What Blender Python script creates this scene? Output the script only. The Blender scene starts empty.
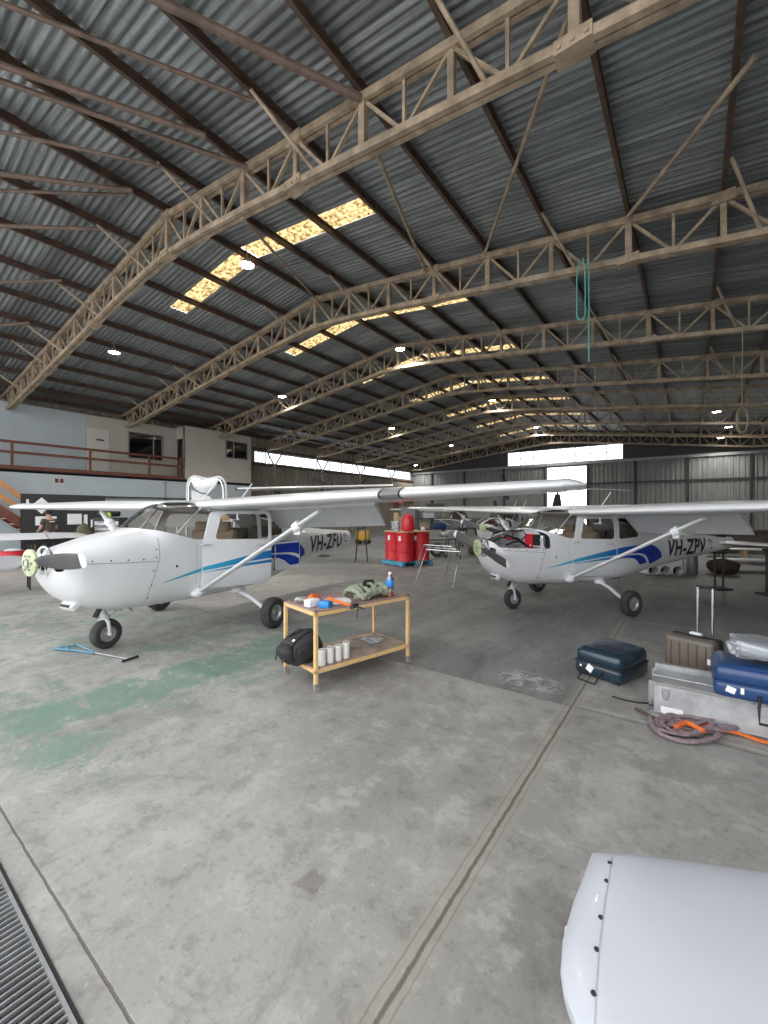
import bpy, bmesh, math, random
from mathutils import Vector, Matrix
random.seed(11)
sc = bpy.context.scene
COL = sc.collection
R = math.radians
PI = math.pi

# ------------------------------------------------------------------ materials
def mat(name, col, rough=.5, metal=0, var=0, scale=6, bump=0, bscale=40, coat=0, stretch=(1, 1, 1), col2=None, emis=None, es=1, coord='Object'):
    m = bpy.data.materials.new(name); m.use_nodes = True
    nt = m.node_tree; N = nt.nodes; L = nt.links
    b = N['Principled BSDF']
    b.inputs['Base Color'].default_value = (*col, 1)
    b.inputs['Roughness'].default_value = rough
    b.inputs['Metallic'].default_value = metal
    if coat: b.inputs['Coat Weight'].default_value = coat
    if emis:
        b.inputs['Emission Color'].default_value = (*emis, 1); b.inputs['Emission Strength'].default_value = es
    if var or bump:
        tc = N.new('ShaderNodeTexCoord'); mp = N.new('ShaderNodeMapping'); mp.inputs['Scale'].default_value = stretch
        L.new(tc.outputs[coord], mp.inputs[0])
    if var:
        n = N.new('ShaderNodeTexNoise'); n.inputs['Scale'].default_value = scale; n.inputs['Detail'].default_value = 5
        n.inputs['Roughness'].default_value = .65
        L.new(mp.outputs[0], n.inputs['Vector'])
        r = N.new('ShaderNodeValToRGB'); r.color_ramp.elements[0].position = .35; r.color_ramp.elements[1].position = .68
        c2 = col2 if col2 else tuple(max(0, c * (1 - var)) for c in col)
        r.color_ramp.elements[0].color = (*c2, 1); r.color_ramp.elements[1].color = (*[min(1, c * (1 + var * .4)) for c in col], 1)
        L.new(n.outputs['Fac'], r.inputs[0]); L.new(r.outputs[0], b.inputs['Base Color'])
    if bump:
        n2 = N.new('ShaderNodeTexNoise'); n2.inputs['Scale'].default_value = bscale; n2.inputs['Detail'].default_value = 4
        L.new(mp.outputs[0], n2.inputs['Vector'])
        bp = N.new('ShaderNodeBump'); bp.inputs['Strength'].default_value = bump; bp.inputs['Distance'].default_value = .01
        L.new(n2.outputs['Fac'], bp.inputs['Height']); L.new(bp.outputs[0], b.inputs['Normal'])
    return m

def glassmat(name, col, alpha, rough=.05, ior=1.45):
    m = bpy.data.materials.new(name); m.use_nodes = True
    nt = m.node_tree; N = nt.nodes; L = nt.links
    out = N['Material Output']; N.remove(N['Principled BSDF'])
    t = N.new('ShaderNodeBsdfTransparent'); t.inputs[0].default_value = (*[min(1, c) for c in col], 1)
    g = N.new('ShaderNodeBsdfGlossy'); g.inputs['Roughness'].default_value = rough
    g.inputs[0].default_value = (.9, .95, 1, 1)
    lw = N.new('ShaderNodeFresnel'); lw.inputs[0].default_value = ior
    mx = N.new('ShaderNodeMixShader')
    ad = N.new('ShaderNodeMath'); ad.operation = 'ADD'; ad.inputs[1].default_value = alpha; ad.use_clamp = True
    L.new(lw.outputs[0], ad.inputs[0]); L.new(ad.outputs[0], mx.inputs[0]); L.new(t.outputs[0], mx.inputs[1]); L.new(g.outputs[0], mx.inputs[2])
    L.new(mx.outputs[0], out.inputs[0])
    return m

M = {}
M['white'] = mat('aircraft_white_paint', (.80, .81, .83), .28, coat=.3, var=.03, scale=2)
M['greywhite'] = mat('primer_white_paint', (.66, .67, .68), .45, var=.1, scale=3)
M['steel'] = mat('galvanised_steel', (.45, .46, .47), .4, .6, var=.25)
M['chrome'] = mat('bright_metal', (.75, .76, .78), .2, 1)
M['black'] = mat('black_rubber', (.018, .018, .02), .65, var=.3, scale=20)
M['tyre'] = mat('tyre_rubber', (.045, .043, .042), .8, var=.35, scale=9)
M['dark'] = mat('dark_matte', (.03, .03, .033), .7)
M['grey'] = mat('grey_paint', (.28, .28, .29), .5, var=.15)
M['prop'] = mat('propeller_grey', (.085, .085, .09), .45, var=.2, scale=8)
M['green'] = mat('zinc_primer_green', (.52, .58, .35), .5, var=.25, scale=25)
M['reg'] = mat('registration_black', (.01, .01, .012), .4)
M['cabin'] = mat('cabin_trim_tan', (.30, .24, .18), .8, var=.2)
M['seat'] = mat('seat_fabric_grey', (.16, .15, .15), .9, var=.2)
M['truss'] = mat('weathered_cream_steel', (.42, .325, .225), .6, var=.45, scale=4, bump=.2, bscale=30)
M['rust'] = mat('brown_primed_steel', (.12, .075, .055), .6, var=.45, scale=5)
M['pipe'] = mat('brown_tube_steel', (.20, .14, .11), .5, var=.4, scale=5)
M['rail'] = mat('red_oxide_rail', (.17, .055, .035), .55, var=.3)
M['orange'] = mat('orange_timber', (.55, .25, .09), .6, var=.25, stretch=(1, 1, 1))
M['red'] = mat('drum_red', (.62, .02, .03), .4, var=.2)
M['redp'] = mat('red_plastic', (.60, .02, .04), .35)
M['bluep'] = mat('pallet_blue', (.10, .36, .52), .6, var=.3)
M['wood'] = mat('plywood', (.52, .38, .22), .7, var=.3, scale=4, stretch=(1, 6, 1))
M['yellow'] = mat('chipped_yellow_paint', (.70, .46, .10), .5, var=.5, scale=22, col2=(.62, .42, .30))
M['shelf'] = mat('worn_shelf_board', (.42, .33, .26), .7, var=.45, scale=7)
M['topshelf'] = mat('worn_tray_top', (.22, .19, .18), .6, var=.5, scale=14, col2=(.40, .22, .20))
M['navy'] = mat('navy_hard_shell', (.018, .055, .16), .3, coat=.2)
M['teal'] = mat('dark_teal_shell', (.012, .030, .048), .25, coat=.3)
M['brown'] = mat('bronze_fabric_shell', (.14, .115, .095), .35, var=.15)
M['alu'] = mat('aluminium_sheet', (.52, .53, .54), .38, .35, var=.35, scale=5, bump=.3, bscale=9)
M['paper'] = mat('white_paper', (.8, .8, .8), .8)
M['greyblue'] = mat('pale_blue_grey_wall', (.46, .52, .55), .75, var=.06, scale=1.5)
M['beige'] = mat('cream_wall', (.50, .46, .41), .8, var=.06, scale=1.5)
M['doorp'] = mat('door_cream', (.60, .57, .53), .6)
M['orangep'] = mat('orange_fabric', (.72, .16, .03), .6, var=.25, scale=30)
M['greyrope'] = mat('grey_red_webbing', (.25, .21, .23), .8, var=.5, scale=45, col2=(.17, .10, .11))
M['webgreen'] = mat('olive_webbing', (.30, .34, .25), .9, var=.35, scale=30)
M['can'] = mat('white_can', (.82, .80, .76), .5, var=.08, scale=12)
M['bluelabel'] = mat('blue_plastic', (.03, .25, .65), .4)
M['cyan'] = mat('cyan_rope', (.10, .42, .38), .7)
M['coil'] = mat('yellow_grey_rope', (.30, .28, .16), .8)
M['skin'] = mat('skin_tone', (.45, .27, .19), .6)
M['shirt'] = mat('dark_brown_shirt', (.07, .055, .05), .9)
M['hair'] = mat('black_cap', (.012, .012, .014), .8)
M['jeans'] = mat('dark_trousers', (.03, .035, .05), .9)
M['hivis'] = mat('hi_vis_yellow', (.55, .75, .08), .7)
M['camo'] = mat('olive_black_cloth', (.04, .04, .03), .9, var=.5, scale=30, col2=(.15, .13, .08))
M['yel2'] = mat('tug_yellow', (.55, .32, .03), .5, var=.2)
M['towblue'] = mat('tow_bar_blue', (.09, .24, .34), .4)
M['glass'] = glassmat('clear_glazing', (.88, .86, .82), .0, .05, 1.22)
M['winglass'] = glassmat('clerestory_glazing', (.95, .97, 1), .0, .05, 1.02)
M['darkglass'] = glassmat('office_glazing', (.25, .25, .27), .10)
M['plastic'] = glassmat('clear_plastic_film', (.92, .94, .96), .10, .16)
def film():
    m = M['plastic']; N, L = m.node_tree.nodes, m.node_tree.links
    d = N.new('ShaderNodeBsdfDiffuse'); d.inputs[0].default_value = (.75, .78, .82, 1)
    x = N.new('ShaderNodeMixShader'); x.inputs[0].default_value = .24; o = N['Material Output']; s = o.inputs[0].links[0].from_socket
    L.new(s, x.inputs[1]); L.new(d.outputs[0], x.inputs[2]); L.new(x.outputs[0], o.inputs[0])
film()
M['water'] = glassmat('clear_bottle', (.80, .86, .92), .15, .1)

def nodes(m): return m.node_tree.nodes, m.node_tree.links

# stripe: cyan at the front to royal blue aft, painted colour of the livery
def stripe_mat():
    m = bpy.data.materials.new('livery_blue_fade'); m.use_nodes = True; N, L = nodes(m)
    b = N['Principled BSDF']; b.inputs['Roughness'].default_value = .3
    tc = N.new('ShaderNodeTexCoord'); sp = N.new('ShaderNodeSeparateXYZ'); L.new(tc.outputs['Object'], sp.inputs[0])
    mr = N.new('ShaderNodeMapRange'); mr.inputs[1].default_value = 2.0; mr.inputs[2].default_value = 3.7
    L.new(sp.outputs[0], mr.inputs[0])
    r = N.new('ShaderNodeValToRGB'); r.color_ramp.elements[0].color = (.04, .42, .62, 1); r.color_ramp.elements[1].color = (.008, .045, .42, 1)
    L.new(mr.outputs[0], r.inputs[0]); L.new(r.outputs[0], b.inputs['Base Color'])
    return m
M['stripe'] = stripe_mat()

def floor_mat():
    m = bpy.data.materials.new('worn_concrete_slab'); m.use_nodes = True; N, L = nodes(m)
    b = N['Principled BSDF']
    tc = N.new('ShaderNodeTexCoord'); P = tc.outputs['Object']
    sp = N.new('ShaderNodeSeparateXYZ'); L.new(P, sp.inputs[0])
    def noise(s, d=5, rough=.6, stretch=None, dist=0):
        n = N.new('ShaderNodeTexNoise'); n.inputs['Scale'].default_value = s; n.inputs['Detail'].default_value = d
        n.inputs['Roughness'].default_value = rough; n.inputs['Distortion'].default_value = dist
        if stretch:
            mp = N.new('ShaderNodeMapping'); mp.inputs['Scale'].default_value = stretch; L.new(P, mp.inputs[0]); L.new(mp.outputs[0], n.inputs['Vector'])
        else: L.new(P, n.inputs['Vector'])
        return n.outputs['Fac']
    def math_(op, a, b_=None, c=None, clamp=False):
        n = N.new('ShaderNodeMath'); n.operation = op; n.use_clamp = clamp
        for i, v in enumerate((a, b_, c)):
            if v is None: continue
            if isinstance(v, (int, float)): n.inputs[i].default_value = v
            else: L.new(v, n.inputs[i])
        return n.outputs[0]
    def ss(v, a, c):   # smoothstep
        n = N.new('ShaderNodeMapRange'); n.interpolation_type = 'SMOOTHSTEP'; n.inputs[1].default_value = a; n.inputs[2].default_value = c
        L.new(v, n.inputs[0]); return n.outputs[0]
    def mix(f, a, c):
        n = N.new('ShaderNodeMix'); n.data_type = 'RGBA'
        if isinstance(f, (int, float)): n.inputs[0].default_value = f
        else: L.new(f, n.inputs[0])
        for i, v in ((6, a), (7, c)):
            if isinstance(v, tuple): n.inputs[i].default_value = (*v, 1)
            else: L.new(v, n.inputs[i])
        return n.outputs[2]
    X, Y = sp.outputs[0], sp.outputs[1]
    n1 = noise(.7, 6, .6, dist=.4); n2 = noise(4, 6, .7); n3 = noise(26, 4, .7); n4 = noise(2.2, 6, .75, (1.3, .35, 1), .6)
    base = mix(ss(n1, .32, .68), (.255, .247, .230), (.36, .352, .332))
    base = mix(math_('MULTIPLY', ss(n2, .52, .62), .55), base, (.44, .425, .39))
    base = mix(math_('MULTIPLY', ss(n2, .47, .36), .5), base, (.175, .165, .15))
    base = mix(math_('MULTIPLY', ss(n3, .56, .68), .38), base, (.12, .115, .105))
    n10 = noise(1.1, 8, .82, dist=1.2)
    base = mix(math_('MULTIPLY', ss(n10, .54, .64), .36), base, (.14, .135, .125))
    base = mix(math_('MULTIPLY', ss(n10, .46, .38), .32), base, (.44, .43, .405))
    base = mix(math_('MULTIPLY', ss(n3, .40, .28), .5), base, (.5, .49, .46))
    # darker, smoother old slab beyond the second joint, left of the long joint
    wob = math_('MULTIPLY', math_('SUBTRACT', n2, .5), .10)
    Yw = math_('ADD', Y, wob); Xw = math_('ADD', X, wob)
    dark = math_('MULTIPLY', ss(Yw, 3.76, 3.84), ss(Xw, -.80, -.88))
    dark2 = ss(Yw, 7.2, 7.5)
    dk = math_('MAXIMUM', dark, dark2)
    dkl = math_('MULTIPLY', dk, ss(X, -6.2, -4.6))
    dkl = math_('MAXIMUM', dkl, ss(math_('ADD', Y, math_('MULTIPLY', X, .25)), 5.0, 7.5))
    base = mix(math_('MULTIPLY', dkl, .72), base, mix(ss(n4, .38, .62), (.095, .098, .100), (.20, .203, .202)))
    # green walkway paint, worn
    def band(v, a, b_, s=.12): return math_('MULTIPLY', ss(v, a - s, a + s), ss(v, b_ + s, b_ - s))
    n5 = noise(1.7, 7, .72, dist=.8); n6 = noise(9, 5, .8)
    n9 = noise(38, 4, .8); wear = math_('ADD', math_('ADD', math_('MULTIPLY', n5, .50), math_('MULTIPLY', n6, .28)), math_('MULTIPLY', n9, .22))
    g1 = math_('MULTIPLY', band(Xw, -4.55, -3.75, .16), band(Y, .75, 4.6, .3))
    g3 = math_('MULTIPLY', band(X, -5.2, -2.9, .3), band(Y, .72, 1.5, .2))
    g1 = math_('MAXIMUM', g1, math_('MULTIPLY', g3, .85))
    g2 = math_('MULTIPLY', math_('MULTIPLY', band(X, -9.5, -2.6, .8), band(Y, .9, 4.2, .5)), .66)
    gm = ss(math_('ADD', math_('MAXIMUM', math_('MULTIPLY', g1, 1.10), g2), math_('MULTIPLY', math_('SUBTRACT', wear, .5), 8.0)), .70, 1.0)
    gm = math_('MULTIPLY', gm, math_('MAXIMUM', g1, g2), clamp=True)
    gm = math_('MULTIPLY', gm, ss(Y, .66, .75))
    base = mix(math_('MULTIPLY', gm, .80), base, mix(n6, (.07, .17, .12), (.19, .30, .235)))
    # joints
    def line(v, at, w): return ss(math_('ABSOLUTE', math_('SUBTRACT', v, at)), w, w * .35)
    jw = math_('MULTIPLY', math_('SUBTRACT', n6, .5), .05)
    Xj = math_('ADD', X, math_('MULTIPLY', jw, .45)); Yj = math_('ADD', Y, math_('MULTIPLY', jw, .6))
    halo = line(Xj, -.83, .095)
    base = mix(math_('MULTIPLY', halo, .5), base, (.34, .315, .26))
    j = math_('MAXIMUM', line(Xj, -.82, .012), line(Yj, 3.8, .011))
    j = math_('MAXIMUM', j, math_('MULTIPLY', math_('MAXIMUM', line(Xj, -.865, .006), line(Xj, -.785, .005)), .4))
    j = math_('MAXIMUM', j, line(math_('ADD', Y, math_('MULTIPLY', jw, .3)), .6, .008))
    j = math_('MAXIMUM', j, math_('MULTIPLY', line(Yj, 11.2, .02), 1)); 
    base = mix(math_('MULTIPLY', j, .75), base, (.085, .07, .055))
    # whitish sealant lines
    wl = math_('MAXIMUM', math_('MULTIPLY', line(Yj, 7.32, .03), ss(X, -1.2, -.8)), math_('MULTIPLY', line(Yj, 3.86, .02), ss(X, -.8, -.6)))
    base = mix(math_('MULTIPLY', wl, .5), base, (.46, .44, .41))
    # white spill on the dark slab
    dx = math_('ADD', X, 1.28); dy = math_('SUBTRACT', Y, 4.12)
    dist = math_('SQRT', math_('ADD', math_('MULTIPLY', math_('MULTIPLY', dx, dx), 2.2), math_('MULTIPLY', math_('MULTIPLY', dy, dy), 4)))
    n7 = noise(7, 6, .8, dist=1.5)
    sp_ = math_('MULTIPLY', ss(dist, .6, .25), ss(n7, .50, .56))
    base = mix(math_('MULTIPLY', sp_, .75), base, (.55, .54, .52))
    # dark stain by the wing tip
    dx = math_('SUBTRACT', X, -.42); dy = math_('SUBTRACT', Y, 1.72)
    dist = math_('SQRT', math_('ADD', math_('MULTIPLY', math_('MULTIPLY', dx, dx), 5), math_('MULTIPLY', math_('MULTIPLY', dy, dy), 4)))
    st = ss(math_('ADD', dist, math_('MULTIPLY', math_('SUBTRACT', n2, .5), 1.2)), .55, .35)
    base = mix(math_('MULTIPLY', st, .35), base, (.14, .125, .105))
    # small square patch
    pt = math_('MULTIPLY', band(Xw, -1.42, -1.32, .008), band(Yw, 1.25, 1.36, .008))
    base = mix(math_('MULTIPLY', pt, .5), base, (.13, .115, .10))
    L.new(base, b.inputs['Base Color'])
    rg = N.new('ShaderNodeMapRange'); rg.inputs[3].default_value = .42; rg.inputs[4].default_value = .75; L.new(n4, rg.inputs[0])
    L.new(rg.outputs[0], b.inputs['Roughness'])
    bp = N.new('ShaderNodeBump'); bp.inputs['Strength'].default_value = .35; bp.inputs['Distance'].default_value = .01
    h = math_('ADD', math_('MULTIPLY', n3, .5), math_('MULTIPLY', j, -2)); L.new(h, bp.inputs['Height']); L.new(bp.outputs[0], b.inputs['Normal'])
    return m
M['floor'] = floor_mat()

def roof_mat():
    m = bpy.data.materials.new('aged_corrugated_iron'); m.use_nodes = True; N, L = nodes(m)
    b = N['Principled BSDF']; b.inputs['Roughness'].default_value = .42; b.inputs['Metallic'].default_value = .35
    tc = N.new('ShaderNodeTexCoord'); P = tc.outputs['Object']
    mp = N.new('ShaderNodeMapping'); mp.inputs['Scale'].default_value = (.30, 12, 1); L.new(P, mp.inputs[0])
    n = N.new('ShaderNodeTexNoise'); n.inputs['Scale'].default_value = 2.2; n.inputs['Detail'].default_value = 6; n.inputs['Roughness'].default_value = .7
    L.new(mp.outputs[0], n.inputs['Vector'])
    sp = N.new('ShaderNodeSeparateXYZ'); L.new(P, sp.inputs[0])
    dv = N.new('ShaderNodeMath'); dv.operation = 'DIVIDE'; dv.inputs[1].default_value = .76; L.new(sp.outputs[1], dv.inputs[0])
    fl = N.new('ShaderNodeMath'); fl.operation = 'FLOOR'; L.new(dv.outputs[0], fl.inputs[0])
    wn = N.new('ShaderNodeTexWhiteNoise'); wn.noise_dimensions = '1D'; L.new(fl.outputs[0], wn.inputs['W'])
    fr = N.new('ShaderNodeMath'); fr.operation = 'FRACT'; L.new(dv.outputs[0], fr.inputs[0])
    lap = N.new('ShaderNodeMapRange'); lap.inputs[1].default_value = .03; lap.inputs[2].default_value = .0; L.new(fr.outputs[0], lap.inputs[0])
    r = N.new('ShaderNodeValToRGB'); r.color_ramp.elements[0].position = .3; r.color_ramp.elements[1].position = .75
    r.color_ramp.elements[0].color = (.09, .10, .105, 1); r.color_ramp.elements[1].color = (.44, .475, .485, 1)
    L.new(n.outputs['Fac'], r.inputs[0])
    hs = N.new('ShaderNodeHueSaturation'); vr = N.new('ShaderNodeMapRange'); vr.inputs[3].default_value = .72; vr.inputs[4].default_value = 1.25
    L.new(wn.outputs[0], vr.inputs[0]); L.new(vr.outputs[0], hs.inputs['Value']); L.new(r.outputs[0], hs.inputs['Color'])
    mx = N.new('ShaderNodeMix'); mx.data_type = 'RGBA'; mx.inputs[7].default_value = (.45, .48, .48, 1)
    mm = N.new('ShaderNodeMath'); mm.operation = 'MULTIPLY'; mm.inputs[1].default_value = .55; L.new(lap.outputs[0], mm.inputs[0])
    L.new(mm.outputs[0], mx.inputs[0]); L.new(hs.outputs[0], mx.inputs[6])
    n8 = N.new('ShaderNodeTexNoise'); n8.inputs['Scale'].default_value = 9; n8.inputs['Detail'].default_value = 4; L.new(P, n8.inputs['Vector'])
    r8 = N.new('ShaderNodeMapRange'); r8.inputs[1].default_value = .55; r8.inputs[2].default_value = .75; r8.inputs[4].default_value = .35; L.new(n8.outputs['Fac'], r8.inputs[0])
    m3 = N.new('ShaderNodeMix'); m3.data_type = 'RGBA'; m3.inputs[7].default_value = (.13, .14, .145, 1)
    L.new(r8.outputs[0], m3.inputs[0]); L.new(mx.outputs[2], m3.inputs[6]); L.new(m3.outputs[2], b.inputs['Base Color'])
    return m
M['roof'] = roof_mat()

def sky_panel_mat():
    m = bpy.data.materials.new('yellowed_fibreglass_sheet'); m.use_nodes = True; N, L = nodes(m)
    out = N['Material Output']; N.remove(N['Principled BSDF'])
    tc = N.new('ShaderNodeTexCoord'); n = N.new('ShaderNodeTexNoise'); n.inputs['Scale'].default_value = 9; n.inputs['Detail'].default_value = 6; n.inputs['Roughness'].default_value = .7
    L.new(tc.outputs['Object'], n.inputs['Vector'])
    r = N.new('ShaderNodeValToRGB'); e = r.color_ramp.elements
    e[0].position = .40; e[0].color = (.10, .055, .015, 1); e[1].position = .58; e[1].color = (.62, .46, .22, 1)
    L.new(n.outputs['Fac'], r.inputs[0])
    t = N.new('ShaderNodeBsdfTranslucent'); L.new(r.outputs[0], t.inputs[0])
    tt = N.new('ShaderNodeBsdfTransparent'); L.new(r.outputs[0], tt.inputs[0])
    mx = N.new('ShaderNodeMixShader'); mx.inputs[0].default_value = .30
    L.new(t.outputs[0], mx.inputs[1]); L.new(tt.outputs[0], mx.inputs[2]); L.new(mx.outputs[0], out.inputs[0])
    return m
M['skypanel'] = sky_panel_mat()

def clad_mat(name, c1, c2, axis):
    """ribbed wall cladding with vertical streaks"""
    m = mat(name, c1, .6, .1, var=.2, scale=1.5, col2=c2, stretch=(2, 2, .4)); return m
M['clad'] = clad_mat('grey_ribbed_cladding', (.21, .215, .21), (.16, .165, .165), 0)
M['cladb'] = clad_mat('brown_grey_cladding', (.34, .31, .265), (.23, .205, .17), 0)

# ------------------------------------------------------------------ mesh builder
class MB:
    def __init__(s): s.bm = bmesh.new(); s.idx = 0
    def _mi(s, faces, mi):
        for f in faces: f.material_index = mi
    def box(s, c, size, rot=None, bevel=0, mi=0, seg=1):
        r = bmesh.ops.create_cube(s.bm, size=1)
        vs = r['verts']; bmesh.ops.scale(s.bm, vec=size, verts=vs)
        if bevel:
            es = list({e for v in vs for e in v.link_edges})
            q = bmesh.ops.bevel(s.bm, geom=es, offset=bevel, segments=seg, affect='EDGES', profile=.5)
            vs = list({v for f in q['faces'] for v in f.verts} | {v for v in vs if v.is_valid})
            allv = set(vs); st = list(vs)
            while st:
                v = st.pop()
                for e in v.link_edges:
                    o = e.other_vert(v)
                    if o not in allv: allv.add(o); st.append(o)
            vs = list(allv)
        if rot is not None:
            if not isinstance(rot, Matrix): rot = Matrix.Rotation(rot, 3, 'Z')
            bmesh.ops.rotate(s.bm, cent=(0, 0, 0), matrix=rot, verts=vs)
        bmesh.ops.translate(s.bm, vec=c, verts=vs)
        s._mi({f for v in vs for f in v.link_faces}, mi); return s
    def rings(s, rings, close=True, caps=True, mi=0, loop=False):
        vr = [[s.bm.verts.new(p) for p in r] for r in rings]
        fs = []; n = len(rings[0])
        prs = list(zip(vr, vr[1:])) + ([(vr[-1], vr[0])] if loop else [])
        for a, b in prs:
            for i in range(n if close else n - 1):
                j = (i + 1) % n
                try: fs.append(s.bm.faces.new((a[i], a[j], b[j], b[i])))
                except ValueError: pass
        if caps and close and not loop:
            for r in (vr[0][::-1], vr[-1]):
                try: fs.append(s.bm.faces.new(r))
                except ValueError: pass
        s._mi(fs, mi); return s
    def tube(s, p0, p1, r0, r1=None, seg=10, mi=0, caps=True):
        return s.path([p0, p1], [r0, r0 if r1 is None else r1], seg, mi, caps)
    def path(s, pts, r, seg=8, mi=0, caps=True, loop=False, flat=None):
        pts = [Vector(p) for p in pts]
        if not isinstance(r, (list, tuple)): r = [r] * len(pts)
        rings = []; up = None; n = len(pts)
        for i, p in enumerate(pts):
            if loop: d = pts[(i + 1) % n] - pts[i - 1]
            else: d = pts[min(i + 1, n - 1)] - pts[max(i - 1, 0)]
            d.normalize()
            if up is None: up = Vector((0, 0, 1)) if abs(d.z) < .9 else Vector((1, 0, 0))
            a = d.cross(up)
            if a.length < 1e-4: a = d.orthogonal()
            a.normalize(); b = a.cross(d).normalized(); up = b
            fa = flat if flat else 1
            rings.append([p + (a * math.cos(t) + b * math.sin(t) * fa) * r[i] for t in [2 * PI * (k + .5) / seg for k in range(seg)]])
        return s.rings(rings, True, caps, mi, loop)
    def bar(s, p0, p1, w, h, mi=0):
        """rectangular bar; w sideways, h along up"""
        p0 = Vector(p0); p1 = Vector(p1); d = (p1 - p0).normalized()
        up = Vector((0, 0, 1)) if abs(d.z) < .95 else Vector((0, 1, 0))
        a = d.cross(up).normalized(); b = a.cross(d).normalized()
        return s.rings([[p + a * x * w / 2 + b * y * h / 2 for x, y in ((-1, -1), (1, -1), (1, 1), (-1, 1))] for p in (p0, p1)], mi=mi)
    def lathe(s, prof, c=(0, 0, 0), axis='Z', seg=24, mi=0, caps=False):
        rings = []
        for r, h in prof:
            ring = []
            for k in range(seg):
                t = 2 * PI * k / seg; a, b = r * math.cos(t), r * math.sin(t)
                v = {'Z': (a, b, h), 'Y': (a, h, b), 'X': (h, a, b)}[axis]
                ring.append((v[0] + c[0], v[1] + c[1], v[2] + c[2]))
            rings.append(ring)
        return s.rings(rings, True, caps, mi)
    def prism(s, poly, axis, a, b, mi=0):
        def P(u, v, w): return {'Y': (u, w, v), 'X': (w, u, v), 'Z': (u, v, w)}[axis]
        return s.rings([[P(u, v, a) for u, v in poly], [P(u, v, b) for u, v in poly]], mi=mi)
    def sphere(s, c, r, sc_=(1, 1, 1), sub=2, mi=0):
        q = bmesh.ops.create_icosphere(s.bm, subdivisions=sub, radius=r); vs = q['verts']
        bmesh.ops.scale(s.bm, vec=sc_, verts=vs); bmesh.ops.translate(s.bm, vec=c, verts=vs)
        s._mi({f for v in vs for f in v.link_faces}, mi); return s
    def noise(s, amp, fr=8, seed=0):
        from mathutils import noise as nz
        for v in s.bm.verts:
            v.co += nz.noise_vector(v.co * fr + Vector((seed, seed * 1.7, 0))) * amp
        return s
    def xf(s, m):
        bmesh.ops.transform(s.bm, matrix=m, verts=s.bm.verts); return s
    def build(s, name, mats, parent=None, smooth=35, loc=None, rot=None):
        bmesh.ops.recalc_face_normals(s.bm, faces=s.bm.faces)
        me = bpy.data.meshes.new(name); s.bm.to_mesh(me); s.bm.free()
        for m in (mats if isinstance(mats, (list, tuple)) else [mats]): me.materials.append(M[m] if isinstance(m, str) else m)
        if smooth:
            me.shade_smooth()
            try: me.set_sharp_from_angle(angle=R(smooth))
            except Exception: pass
        o = bpy.data.objects.new(name, me); COL.objects.link(o)
        if parent: o.parent = parent
        if loc: o.location = loc
        if rot: o.rotation_euler = rot
        return o

def tag(o, label=None, cat=None, group=None, kind=None):
    if label: o['label'] = label
    if cat: o['category'] = cat
    if group: o['group'] = group
    if kind: o['kind'] = kind
    return o
def empty(name, loc, rz=0, label=None, cat=None, group=None):
    o = bpy.data.objects.new(name, None); COL.objects.link(o); o.location = loc; o.rotation_euler = (0, 0, rz)
    o.empty_display_size = .2
    return tag(o, label, cat, group)
def copy_tree(o, parent=None):
    c = o.copy(); COL.objects.link(c)
    if parent: c.parent = parent
    for ch in list(o.children): copy_tree(ch, c)
    return c
def struct(o): o['kind'] = 'structure'; return o

# camera model: level camera at 1.65 m, looking to the left of the hangar's long axis
CS, SN = .8043765, .5941198
def ground(x, y, z=0):
    d = (1.65 - z) * 417 / (y - 512); l = (x - 384) / 417 * d
    return Vector((CS * l - SN * d, SN * l + CS * d, z))

# ------------------------------------------------------------------ room
RX, LX, RR, BAY, T1 = -8.7, -21.7, 4.5, 4.2, 4.28
YE = 34.0
def roofz(x): return 7.85 - .125 * abs(x - RX)

def build_roof():
    bm = bmesh.new(); step = .02; per = .125
    wins = [(T1 + k * BAY + 1.72, T1 + k * BAY + 2.22) for k in range(7)]
    ys = []; y = -.6
    while y < YE: ys.append(y); y += step
    def inwin(y): return any(a <= y < b for a, b in wins)
    for xs in ((LX - .3, -12.1), (-12.1, -8.7), (-8.7, -4.95), (-4.95, RR + .3)):
        hole = xs[0] in (-12.1, -8.7); prev = None
        for i, y in enumerate(ys):
            dz = .015 * math.sin(2 * PI * y / per)
            cur = [bm.verts.new((x, y, roofz(x) + .14 + dz)) for x in xs]
            if prev and not (hole and inwin(y - step / 2)): bm.faces.new((prev[0], prev[1], cur[1], cur[0]))
            prev = cur
    me = bpy.data.meshes.new('ceiling'); bm.to_mesh(me); bm.free(); me.materials.append(M['roof']); me.shade_smooth()
    o = bpy.data.objects.new('ceiling', me); COL.objects.link(o); struct(o)
    k = 1
    for a, b in wins:
        for x0, x1 in ((-12.1, -8.72), (-8.68, -4.95)):
            mb = MB(); n = 20; rr = []
            for i in range(n + 1):
                y = a - .03 + (b - a + .06) * i / n
                rr.append([(x, y, roofz(x) + .15 + .018 * math.sin(2 * PI * y / per)) for x in (x0, x1)])
            mb.rings(rr, close=False, caps=False)
            struct(mb.build('window_%d' % k, 'skypanel')); k += 1
    return k
WK = build_roof()

# floor
mb = MB(); mb.box((-8.6, 15.75, -.1), (27.6, 37.5 - .7, .2)); bmf = mb.build('floor', 'floor', smooth=0); struct(bmf)
bmf.location = (0, 0, 0)
# floor starts at Y=-2.65; the drain channel is laid over it, apron outside
mb = MB(); mb.box((-8, -14.65, -.13), (60, 24, .2)); ap = mb.build('trim_apron', mat('apron_concrete', (.36, .35, .33), .7, var=.15, scale=1.5)); struct(ap)

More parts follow.
